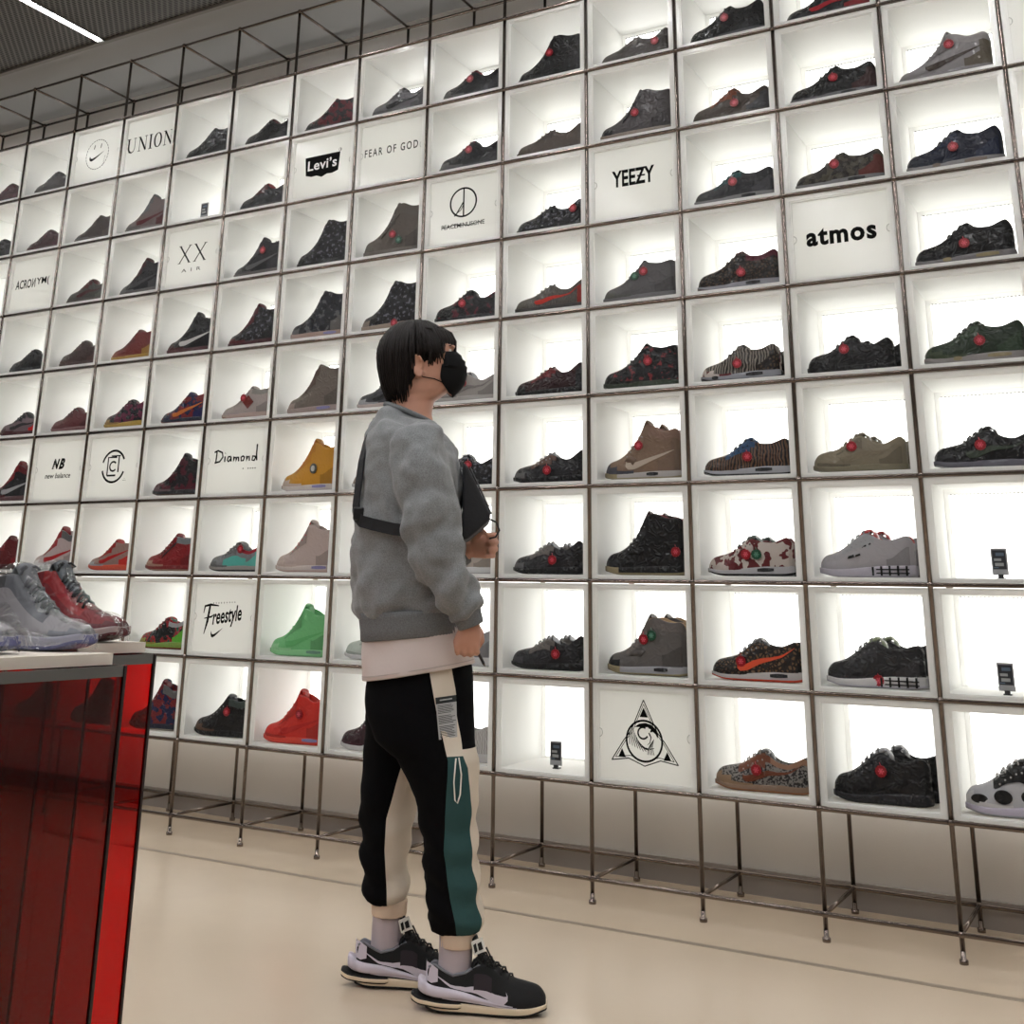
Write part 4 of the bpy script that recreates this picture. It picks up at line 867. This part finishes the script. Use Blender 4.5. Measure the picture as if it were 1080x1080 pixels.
# hair: scalp cap and flowing locks
hc = Vector((-.127, 0, 1.744)); ha, hb, hh = .108, .086, .108
def hp(phi, th, off=0):          # phi around the head (0 = forward), th from the crown
    d = math.degrees(th); rf = math.sin(th) if d < 90 else profL([(90,1),(110,.97),(125,.89),(140,.76),(155,.60)], d)
    return (hc.x+(ha+off)*rf*math.cos(phi), (hb+off)*rf*math.sin(phi), hc.z+(hh+off)*math.cos(th)*(1+.55*smst(92, 150, d)))
def th_end(phi):                  # how far down the hair reaches
    p_ = abs(math.degrees(math.atan2(math.sin(phi), math.cos(phi))))
    return R(profL([(0,80),(25,86),(45,97),(58,105),(68,106),(76,94),(88,93),(93,118),(97,136),(104,146),(150,149),(180,150)], p_))
mb = MB(); rows = []
for i in range(15):
    rows.append([hp(2*math.pi*k/48, max(.02, th_end(2*math.pi*k/48)*i/14*.97), -.003) for k in range(48)])
mb.loft(rows, 0, caps=True)
mb.build('hair_base', hair_m, per, smooth=True)
mb = MB(); rnd = random.Random(11)
for layer, (cnt, off) in enumerate(((150,.001),(190,.006),(150,.010))):
    for q in range(cnt):
        phi = 2*math.pi*(q+rnd.random()*.8)/cnt; te = th_end(phi)*(1+rnd.uniform(-.05, .05)); t0 = rnd.uniform(.02, .25) if layer else .03
        if layer == 2: te *= rnd.uniform(.6, 1)
        sw = rnd.uniform(-.10, .10); pts = []; rs = []
        back = abs(math.degrees(math.atan2(math.sin(phi), math.cos(phi)))) > 110
        for j in range(9):
            t = j/8; th = lerp(t0, te, t); p_ = phi+sw*t*t + (.25*math.sin(phi)*t*(1 if math.cos(phi) > 0 else 0))*-.4
            x, y, z = hp(p_, th, off+.004*math.sin(math.pi*t)+rnd.uniform(-.0008, .0008))
            pts.append((x, y, z)); rs.append(.0052*(1-.72*t**3)*(.55+.45*min(1, t*5)))
        mb.tube(pts, rs, 5, flat=.7)
# bangs and side locks in front of the ear
for s_ in (-1, 1):
    for q in range(17):
        y0 = s_*(.006+.0042*q); x0 = -.012-.0036*q+rnd.uniform(-.002, .002)
        mb.tube([(x0-.035, y0*.9, 1.842-.001*q), (x0-.002, y0, 1.822), (x0+.012, y0*1.06, 1.795), (x0+.013-.001*q, y0*1.12+s_*.004, 1.768-.0015*q), (x0+.006-.001*q, y0*1.12+s_*.006, 1.750-.0028*q)], [.004,.006,.0062,.005,.0016], 5)
    for q in range(12):
        x0 = -.050-.0048*q+rnd.uniform(-.002, .002); l = rnd.uniform(-.012, .008)
        mb.tube([(x0-.030, s_*.070, 1.822), (x0, s_*.083, 1.785), (x0+.008, s_*(.086+rnd.uniform(-.002, .002)), 1.750), (x0+.016+rnd.uniform(0, .006), s_*.080, 1.716+l+.002*q)], [.003,.0048,.0042,.001], 5)
mb.build('hair', hair_m, per, smooth=True)
# mask with pleats
mm_ = mat('black_mask', (14,14,16), rough=.75, spec=.2)
mb = MB(); rows = []
MK = [(1.764,-.026,.006,.058),(1.752,-.030,.021,.060),(1.741,-.031,.025,.062),(1.733,-.033,.034,.064),(1.722,-.034,.034,.065),(1.714,-.036,.040,.066),(1.700,-.038,.039,.066),(1.690,-.040,.041,.065),(1.672,-.042,.036,.064),(1.660,-.042,.034,.062),(1.643,-.036,.022,.056),(1.626,-.022,.006,.042),(1.616,-.014,-.004,.026)]
for z, sb, sf, b_ in MK:
    r_ = []
    for k in range(17):
        t = -1+2*k/16; r_.append((sb+(sf-sb)*(1-abs(t)**2.2), b_*math.copysign(abs(t)**.8, t), z-.010*abs(t)*(1 if z > 1.7 else -1)))
    rows.append(r_)
mb.loft(rows, 0, caps=False, closed=False)
o = mb.build('face_mask', mm_, per, smooth=True); so = o.modifiers.new('solid', 'SOLIDIFY'); so.thickness = .002; so.offset = 1
for s_ in (-1, 1):
    mb = MB(); mb.tube([(-.028, s_*.060, 1.752), (-.060, s_*.076, 1.747), (-.095, s_*.082, 1.740), (-.120, s_*.083, 1.732)], .0018, 5)
    mb.build('ear_loop', mm_, per, smooth=True); mb = MB()
    mb.tube([(-.034, s_*.056, 1.655), (-.060, s_*.068, 1.664), (-.095, s_*.076, 1.668), (-.122, s_*.080, 1.680)], .0018, 5)
    mb.build('ear_loop', mm_, per, smooth=True)
# sweatshirt
TOR = [(0,-.212,1.588,-.058,1.528,.070,0),(.5,-.232,1.570,-.050,1.510,.105,0),(1,-.250,1.530,-.022,1.488,.165,0),(1.6,-.266,1.475,.010,1.458,.195,0),(2.6,-.281,1.374,.034,1.380,.200,0),(3.8,-.293,1.26,.040,1.265,.195,0),
       (5,-.294,1.146,.042,1.15,.190,0),(6,-.288,1.040,.043,1.05,.188,0),(6.8,-.280,.975,.045,.995,.184,0),(7.2,-.262,.948,.035,.972,.172,0)]
mb = MB(); mb.loft(keyrings(TOR, 34, n=48, amp=.010, ns=9, pw=2.5))
def sleeve(sg, pts, o_):
    out = []; N_ = 30; P_ = [Vector((a, sg*b_, c_)) for a, b_, c_, r_ in pts]; rr = [q[3] for q in pts]
    path = []; rad = []
    for j in range(N_):
        t = j/(N_-1)*(len(P_)-1); i = min(int(t), len(P_)-2); f = t-i
        a, b_ = P_[i], P_[i+1]; p0 = P_[max(i-1, 0)]; p3 = P_[min(i+2, len(P_)-1)]
        path.append(.5*((2*a)+(b_-p0)*f+(2*p0-5*a+4*b_-p3)*f*f+(3*a-p0-3*b_+p3)*f**3)); rad.append(lerp(rr[i], rr[i+1], f))
    pn = None; n = 28
    for j, p_ in enumerate(path):
        t = (path[min(j+1, N_-1)]-path[max(j-1, 0)]).normalized()
        pn = (Vector((1,0,0)) if pn is None else pn); pn = (pn-t*pn.dot(t)).normalized(); q = t.cross(pn); r_ = []
        for k in range(n):
            a = 2*math.pi*k/n; d = pn*math.cos(a)+q*math.sin(a)*.92; w = p_+d*rad[j]
            fold = .009*math.sin(j*1.15+2.4*math.sin(a+o_)+1.2*math.sin(2*a))*smst(8, 14, j) + .010*nz3(w.x, w.y, w.z, 11, o_)
            r_.append(p_+d*(rad[j]+fold))
        out.append(r_)
    return out
SL = ((-.105,.10,1.475,.066),(-.098,.165,1.445,.082),(-.086,.195,1.36,.086),(-.062,.212,1.27,.084),(-.046,.220,1.19,.081),(-.034,.224,1.13,.080),(-.006,.220,1.075,.071),(.024,.212,1.03,.061),(.047,.200,.995,.052),(.060,.193,.972,.043))
mb.loft(sleeve(-1, SL, 0))
SF = ((-.105,.10,1.475,.066),(-.098,.155,1.445,.080),(-.090,.185,1.36,.082),(-.080,.20,1.27,.078),(-.070,.205,1.19,.074),(-.055,.20,1.13,.070),(-.03,.18,1.10,.058),(-.005,.155,1.115,.048),(.015,.142,1.135,.044))
mb.loft(sleeve(1, SF, 3))
sw = mb.build('sweatshirt', fleece, per, smooth=True); voxel(sw, .0065, 3)
tx = bpy.data.textures.new('folds', 'CLOUDS'); tx.noise_scale = .075; tx.noise_depth = 1
dp = sw.modifiers.new('folds', 'DISPLACE'); dp.texture = tx; dp.strength = .034; dp.mid_level = .5; dp.texture_coords = 'LOCAL'
def stitchring(keys, z_, n=60): pass
mb = MB(); rb = []
for j, q in enumerate(((-.270,.962,.040,.985,.178,0),(-.263,.945,.040,.968,.1745,0),(-.258,.915,.046,.944,.172,0),(-.256,.888,.050,.918,.171,0),(-.252,.884,.046,.914,.166,0),(-.25,.90,.04,.93,.160,0))):
    r_ = ring(*q, n=160, pw=2.5); cx, cy = (q[0]+q[2])/2, 0
    rb.append([((x-cx)*(1+(.006 if k % 2 else -.006))+cx, y*(1+(.006 if k % 2 else -.006)), z) for k, (x, y, z) in enumerate(r_)])
mb.loft(rb); mb.build('hem_band', ribm, per, smooth=True)
def cuff(p0, p1, r0, r1, m_, nm, n=44):
    mb = MB(); p0, p1 = Vector(p0), Vector(p1); t = (p1-p0).normalized(); u_ = t.cross(Vector((0,1,0))).normalized(); v_ = t.cross(u_); rs = []
    for f, k_ in ((0,1.0),(.1,1.04),(.5,1.0),(.93,1.0),(1,.97),(.95,.88)):
        c_ = p0.lerp(p1, f); rr = lerp(r0, r1, f)*k_
        rs.append([c_+(u_*math.cos(2*math.pi*k/n)+v_*math.sin(2*math.pi*k/n))*rr*(1+(.022 if k % 2 else -.022)) for k in range(n)])
    mb.loft(rs); return mb.build(nm, m_, per, smooth=True)
cuff((.052,-.196,.986), (.070,-.190,.938), .042, .037, ribm, 'sleeve_cuff'); cuff((.004,.148,1.125), (.046,.140,1.152), .040, .035, ribm, 'sleeve_cuff')
# neck ribbing and shoulder seam
mb = MB(); q = ring(-.214,1.590,-.056,1.526,.071,0,n=40,pw=2.3); mb.tube(q+[q[0]], .0085, 6, caps=False); mb.build('neck_ribbing', ribm, per, smooth=True)
# t-shirt hem
TS = [(0,-.250,.94,.050,.96,.160,0),(.5,-.252,.88,.062,.91,.166,0),(1,-.249,.82,.076,.865,.168,0),(1.5,-.246,.776,.083,.832,.168,0),(1.56,-.243,.772,.080,.828,.165,0),(1.8,-.238,.80,.070,.85,.158,0)]
mb = MB(); mb.loft(keyrings(TS, 20, n=48, amp=.008, ns=14, pw=2.4), caps=False); mb.build('white_shirt', tee_m, per, smooth=True)
mb = MB(); q = ring(-.247,.787,.0835,.843,.1695,0,n=48,pw=2.4); mb.tube(q+[q[0]], .0012, 4, caps=False); mb.build('shirt_hem_stitch', mat('stitch', (180,168,164), rough=.9), per)
# joggers
def pleg(keys, b1, b2, frontmat, stripmat, N_, o_, amp=.010):
    rings = []; zs = []
    for j in range(N_):
        t = keys[0][0]+(keys[-1][0]-keys[0][0])*j/(N_-1)
        s0, z0_, s1, z1_, b_, cn = [prof([(q_[0], q_[m_]) for q_ in keys], t) for m_ in range(1, 7)]
        zc = (z0_+z1_)/2; c_, a = (s0+s1)/2, (s1-s0)/2; zs.append(zc)
        t1 = math.acos(max(-.97, min(.97, (profL(b1, -zc)-c_)/a))); t2 = math.acos(max(-.98, min(.98, (profL(b2, -zc)-c_)/a)))
        if t2 > t1-.08: t2 = t1-.08
        an = [lerp(math.pi, t1, k/8) for k in range(8)]+[lerp(t1, t2, k/5) for k in range(5)]+[lerp(t2, 0, k/4) for k in range(4)]+[-math.pi*k/13 for k in range(13)]
        r_ = []
        for th in an:
            x = c_+a*math.cos(th); y = cn-b_*math.sin(th); z = lerp(z0_, z1_, (x-s0)/(s1-s0))
            q = 1+(amp*nz3(x, y, z, 13, o_)+amp*.5*math.sin(z*70+2*math.sin(th*1.5+o_))*smst(.6, .3, z))/max(a, .03)
            r_.append((c_+(x-c_)*q, cn+(y-cn)*q, z))
        rings.append(r_)
    def mi(i, k):
        z = (zs[i]+zs[i+1])/2
        if k < 8: return 0
        if k < 13: return stripmat(z)
        if k < 17: return frontmat(z)
        return 1 if (k > 26 and False) else (frontmat(z) if k < 22 else 0)
    return rings, mi
NL = [(0,-.225,.87,.070,.88,.135,-.01),(.8,-.230,.79,.077,.80,.140,-.02),(1.8,-.231,.69,.081,.70,.125,-.045),(2.5,-.200,.62,.084,.63,.105,-.07),(3,-.128,.575,.098,.58,.088,-.09),(4,-.074,.479,.103,.482,.078,-.09),(4.7,-.060,.407,.104,.41,.073,-.09),
      (5.4,-.052,.336,.100,.339,.070,-.09),(6.4,-.037,.243,.110,.245,.066,-.09),(7.3,-.026,.168,.124,.172,.062,-.09),(7.5,-.016,.146,.118,.152,.054,-.09),(7.6,.004,.140,.100,.142,.040,-.09)]
b1k = [(-.88,-.06),(-.821,-.047),(-.746,-.032),(-.661,-.011),(-.583,.015),(-.445,.010),(-.352,.009),(-.238,.028),(-.182,.045),(-.13,.05)]
b2k = [(-.88,.008),(-.821,.018),(-.748,.032),(-.662,.044),(-.589,.054),(-.56,.068),(-.447,.084),(-.353,.081),(-.239,.098),(-.182,.112),(-.13,.11)]
ra, ma = pleg(NL, b1k, b2k, lambda z: 0 if z > .60 else 1, lambda z: 1 if z > .588 else 2, 60, 0)
mb = MB(); mb.loft(ra, ma)
FL = [(0,-.225,.86,.065,.87,.13,.02),(1,-.233,.78,.060,.79,.12,.045),(2,-.240,.66,.010,.67,.105,.08),(3,-.243,.56,-.050,.56,.090,.10),(4,-.249,.446,-.074,.45,.078,.10),(4.7,-.245,.37,-.088,.373,.072,.10),(5.4,-.238,.295,-.100,.298,.066,.10),(6.4,-.222,.197,-.090,.199,.064,.10),(6.6,-.210,.176,-.096,.178,.056,.10),(6.7,-.200,.168,-.104,.17,.044,.10)]
b3 = [(-.87,.0),(-.6,-.10),(-.554,-.121),(-.40,-.163),(-.316,-.165),(-.206,-.154),(-.1,-.15)]; b4 = [(-.87,.05),(-.1,-.08)]
rc, mc = pleg(FL, b3, b4, lambda z: 1 if z < .6 else 0, lambda z: 1 if z < .6 else 0, 54, 5)
mb.loft(rc, mc); mb.build('joggers', [blk, crm, teal], per, smooth=True)
cuff((.050,-.09,.150), (.050,-.09,.112), .048, .046, elas, 'trouser_cuff', 30); cuff((-.150,.10,.180), (-.150,.10,.138), .051, .050, elas, 'trouser_cuff', 30)
# printed patch on the pale side strip
def legy(s_, z_):
    t = None; best = 1e9
    for r_ in ra:
        for p_ in r_[:17]:
            d = (p_[0]-s_)**2+(p_[2]-z_)**2
            if d < best: best = d; t = p_[1]
    return t
def patch(quad, nu, nv, off):
    vs = []; 
    for j in range(nv+1):
        for i in range(nu+1):
            u_, v_ = i/nu, j/nv
            x = lerp(lerp(quad[0][0], quad[1][0], u_), lerp(quad[3][0], quad[2][0], u_), v_); z = lerp(lerp(quad[0][1], quad[1][1], u_), lerp(quad[3][1], quad[2][1], u_), v_)
            vs.append((x, z))
    ys = [min(legy(x, z) for x, z in vs)-off]*len(vs)
    return [(x, y, z) for (x, z), y in zip(vs, ys)]
mb = MB(); Qd = ((-.026,.744),(.032,.750),(.038,.642),(-.012,.636))
def qp(u_, v_): return (lerp(lerp(Qd[0][0], Qd[1][0], u_), lerp(Qd[3][0], Qd[2][0], u_), v_), lerp(lerp(Qd[0][1], Qd[1][1], u_), lerp(Qd[3][1], Qd[2][1], u_), v_))
def py(u_, v_, off): 
    x, z = qp(u_, v_); return (x, lerp(lerp(yA, yB, u_), lerp(yC, yD, u_), v_)-off, z)
yA, yB, yC, yD = legy(*Qd[0]), legy(*Qd[1]), legy(*Qd[3]), legy(*Qd[2])
def pq(u0, v0, u1, v1, off, mi):
    mb.add([py(u0, v0, off), py(u1, v0, off), py(u1, v1, off), py(u0, v1, off)], [(0,3,2,1)], mi)
for j in range(8): pq(0, j/8, 1, (j+1)/8, .004, 0)
pq(0, 0, 1, .16, .0046, 1)
rr_ = random.Random(3)
for j in range(22):
    v_ = .2+.78*j/22
    if j in (6, 13): continue
    pq(.07, v_, rr_.uniform(.7, .95), v_+.014, .0046, 1)
pq(.2, .06, .8, .09, .005, 0)
mb.build('printed_patch', [mat('patch_grey', (176,176,176), rough=.8), mat('patch_ink', (34,40,40), rough=.8)], per)
mb = MB(); yy = legy(.035, .57)-.006
mb.tube([(.036,yy,.59),(.032,yy-.004,.53),(.036,yy-.006,.486),(.043,yy-.006,.478),(.050,yy-.004,.50),(.052,yy-.004,.55),(.044,yy,.592)], .0022, 6); mb.build('drawcord', mat('cord_white', (225,220,210), rough=.8), per, smooth=True)
# socks
for (x, y, z0_, z1_) in ((.048,-.09,.015,.150), (-.150,.10,.015,.180)):
    mb = MB(); mb.loft([[(x+.045*f*(1+(.012 if k % 2 else -.012))*math.cos(2*math.pi*k/48)-.004*(1-t_), y+.039*f*(1+(.012 if k % 2 else -.012))*math.sin(2*math.pi*k/48), lerp(z0_, z1_, t_)) for k in range(48)] for t_, f in ((0,1.06),(.3,1.0),(.7,1.0),(1,1.04))])
    mb.build('sock', sock_m, per, smooth=True)
# worn sneakers
wk = mat('worn_black', (12,12,14), rough=.8, bump=.2, bscale=200); wl = mat('worn_pale', (206,198,210), rough=.55); wc = mat('worn_cream', (222,204,176), rough=.6); wg = mat('worn_grey', (120,122,130), rough=.7); wp = mat('worn_plum', (40,32,38), rough=.8)
def worn(root, L, side, z0, Hh):
    # flared second midsole
    mb = MB(); rings = []
    us = [-.075,-.06,-.03,0,.06,.14,.25,.38,.52,.66,.80]
    for u in us:                      # u measured from the heel here
        uu = 1-max(u, 0); w = profL(PLAN, uu)+.010-.006*smst(.2, .7, u); 
        if u < 0: w = {-.075:.016,-.06:.028,-.03:.037}[u]
        x = (uu-.5)*L - min(u, 0)*L*1.0; th = lerp(.030, .006, smst(0, .8, u)); zb = .034+.014*smst(.02, -.075, u) - .012*smst(.2, .8, u)
        rings.append([(x,-w*.9,zb),(x,-w,zb+th*.3),(x,-w*.97,zb+th),(x,-w*.7,zb+th*1.02),(x,w*.7,zb+th*1.02),(x,w*.97,zb+th),(x,w,zb+th*.3),(x,w*.9,zb)])
    mb.loft(rings); kid(mb.build('upper_midsole', wl, root, smooth=True, sub=1))
    mb = MB(); rings = []
    for u in (-.13,-.115,-.06,0,.08,.2,.35):
        uu = 1-max(u, 0); w = profL(PLAN, uu)+.012; 
        if u < 0: w = {-.13:.014,-.115:.026,-.06:.040}[u]
        x = (uu-.5)*L-min(u, 0)*L; zb = .010+.012*smst(0, -.13, u)
        rings.append([(x,-w*.9,zb),(x,-w,zb+.008),(x,-w,zb+.018),(x,-w*.8,zb+.022),(x,w*.8,zb+.022),(x,w,zb+.018),(x,w,zb+.008),(x,w*.9,zb)])
    mb.loft(rings, lambda i, k: 1 if k in (0, 7) else (0 if k in (1, 6) else 1)); kid(mb.build('heel_platform', [wc, wk], root, smooth=True, sub=1))
    mb = panelmb(L, side, z0, Hh, .45, .60, .42, .80); kid(mb.build('mesh_panel', wp, root))
    mb = MB(); vs = []
    for j in range(9):
        t = j/8; u = lerp(.24, .86, t); f = .01+.12*t*t; 
        for df in (0, .05): vs.append(((u-.5)*L, -side(u, f+df)-.003, z0(u)+(Hh(u)-z0(u))*(f+df)))
    mb.add(vs, [(j*2, j*2+2, j*2+3, j*2+1) for j in range(8)]); kid(mb.build('pale_trim_line', wl, root))
    mb = MB(); vs = []
    for j in range(8):
        u = lerp(.62, .98, j/7); z = Hh(u)+.001; vs.append(((u-.5)*L, -wtq(u), z))
    mb.tube(vs, .0035, 6); kid(mb.build('collar_binding', wg, root, smooth=True))
    mb = MB(); 
    rg = []
    for (u_, dz_, w_) in ((.50,-.01,.022),(.545,.012,.026),(.585,.040,.029),(.605,.058,.028),(.612,.062,.022)):
        xx = (u_-.5)*L; zz = Hh(.55)+dz_; rg.append([(xx-.007,-w_*.6,zz+.002),(xx-.008,0,zz+.004),(xx-.007,w_*.6,zz+.002),(xx,w_,zz-.002),(xx+.006,w_*.6,zz-.005),(xx+.007,0,zz-.005),(xx+.006,-w_*.6,zz-.005),(xx,-w_,zz-.002)])
    mb = MB(); mb.loft(rg); kid(mb.build('tall_tongue', wk, root, smooth=True, sub=1)); mb = MB()
    x = (.570-.5)*L; z = Hh(.55)+.046
    mb.add([(x-.022,-.029,z-.012),(x+.010,-.033,z-.024),(x+.020,-.032,z+.008),(x-.010,-.028,z+.020)], [(0,1,2,3)])
    mb.add([(x-.014,-.0312,z-.008),(x-.003,-.0325,z-.012),(x+.002,-.0322,z+.004),(x-.008,-.0310,z+.010)], [(0,1,2,3)], 1)
    mb.add([(x+.001,-.0335,z-.013),(x+.008,-.0345,z-.018),(x+.013,-.0340,z+.001),(x+.006,-.0332,z+.006)], [(0,1,2,3)], 1)
    kid(mb.build('tongue_label', [mat('label_white', (222,220,214), rough=.7), wk], root))
    mb = MB(); x0_, x1_ = (.90-.5)*L, (1.005-.5)*L
    mb.loft([[(x0_,-side(.9,.55)-.004,.075),(x0_,-side(.9,.9)-.004,.104)],[((.955-.5)*L,-side(.955,.5)-.004,.070),((.955-.5)*L,-side(.955,.9)-.004,.113)],[(x1_,-.012,.072),(x1_,-.010,.116)],[(x1_+.001,.012,.072),(x1_+.001,.010,.116)]], 0, caps=False, closed=False)
    kid(mb.build('heel_tab', wl, root, smooth=True))
    mb = MB()
    for q in range(2): mb.tube([((.545-.5)*L,0,Hh(.545)+.02),((.50-.5)*L,-.022-.006*q,Hh(.5)+.040-.01*q),((.44-.5)*L,-.034,Hh(.44)+.022-.012*q),((.50-.5)*L,-.030,Hh(.5)+.002),((.545-.5)*L,-.004,Hh(.545)+.014)], .0028, 5)
    kid(mb.build('lace_bow', wk, root, smooth=True))
def wtq(u): return lerp(.030, .020, smst(.9, 1, u))
WC = dict(upper=wk, toe=wk, heel=wk, collar=wk, lining=wg, eye=wk, mid=wc, out=wk, lace=wk, tongue=wk)
for (x, y, rz) in ((.130,-.105,-3), (-.078,.088,0)):
    g = empty('sneaker_worn', (x, y, -.036), R(rz)); g.parent = per; g.scale = (-1, 1, 1)
    build_shoe(g, 'low', .318, WC, sub=2, stripe=wl, hk=1.07, extra=worn)
# ------------------------------------------------------------------ crossbody bag and what the near hand holds
bag = empty('crossbody_bag', (-1.150, -1.103, .035), R(30)); bag.scale = (.966, .966, .966)
tag(bag, 'black crossbody bag worn on the chest of the person in grey', 'bag')
bm_ = mat('black_nylon', (13,14,20), rough=.6, bump=.2, bscale=150)
mb = MB(); mb.prism([(.036,1.405),(.052,1.388),(.088,1.318),(.120,1.252),(.119,1.236),(.085,1.205),(.050,1.176),(.036,1.180)], -.125, .075); mb.build('bag_body', bm_, bag, bevel=.012)
mb = MB(); mb.tube([(.056,-.110,1.390),(.090,-.110,1.322),(.122,-.110,1.254)], .003, 5); mb.tube([(.056,-.09,1.390),(.090,-.09,1.322),(.122,-.09,1.254)], .002, 5); mb.build('zipper', mat('zip_grey', (90,90,92), rough=.4, metal=.6), bag)
mb = MB(); mb.tube([(.118,-.02,1.244),(.140,.0,1.236),(.150,.03,1.215),(.140,.06,1.196),(.120,.05,1.19)], .003, 5); mb.build('pull_loop', bm_, bag, smooth=True)
def tor_y(s_, z_):
    for a, b_ in zip(TOR, TOR[1:]):
        if a[2] >= z_ >= b_[2]:
            f = (a[2]-z_)/(a[2]-b_[2]); q = [lerp(a[k], b_[k], f) for k in range(7)]; c_, aa, bb = (q[1]+q[3])/2, (q[3]-q[1])/2, q[5]
            t = min(1, abs((s_-c_)/aa)); return bb*(1-t**2.5)**(1/2.5)
    return .1
def ribbon(pts, w, m_, nm, par):
    mb = MB(); L_ = []
    for (x, y, z), (nx, ny, nz_), (wx, wy, wz) in pts:
        n_ = Vector((nx, ny, nz_)).normalized()*.0025; w_ = Vector((wx, wy, wz)).normalized()*w/2; p_ = Vector((x, y, z))
        L_.append([p_-w_-n_, p_+w_-n_, p_+w_+n_, p_-w_+n_])
    mb.loft(L_); return mb.build(nm, m_, par)
st_pts = []
path = [(-.165,1.575,.085),(-.205,1.555,.050),(-.236,1.53,-.005),(-.252,1.47,-.075),(-.257,1.40,-.118),(-.262,1.33,-.130),(-.266,1.27,-.133),(-.262,1.236,-.140),(-.248,1.222,-.158),(-.215,1.212,-.182),(-.155,1.198,-.199),(-.09,1.192,-.205)]
P2 = []
for s_, z_, n_ in path:
    c_ = -.126; a_ = .170
    P2.append(Vector((s_, n_, z_)))
for j, p_ in enumerate(P2):
    t = (P2[min(j+1, len(P2)-1)]-P2[max(j-1, 0)]).normalized(); out = Vector(((p_.x+.126)/.17**2, p_.y/.19**2, .0)); out = (out-t*out.dot(t)).normalized(); w_ = t.cross(out)
    if j < 2: out = Vector((-.2, .2, 1)).normalized(); w_ = t.cross(out)
    st_pts.append((tuple(p_+out*.013), tuple(out), tuple(w_)))
ribbon(st_pts, .034, bm_, 'strap', bag)
mb = MB(); mb.box((-.282,-.165,1.225), (-.250,-.130,1.262)); mb.build('buckle', mat('buckle_black', (20,20,22), rough=.3), bag, bevel=.005)
mb = MB(); o_ = empty('slim_pen', (-1.150, -1.103, .035), R(30)); o_.scale = (.966, .966, .966)
tag(o_, 'slim black stick poking out of the lowered hand', 'pen')
mb.tube([(.072,-.168,.900),(.108,-.166,.836)], .0042, 8); mb.build('barrel', darkm, o_); mb = MB(); mb.tube([(.108,-.166,.836),(.112,-.166,.829)], [.0042,.001], 8); mb.build('tip', chrome, o_)
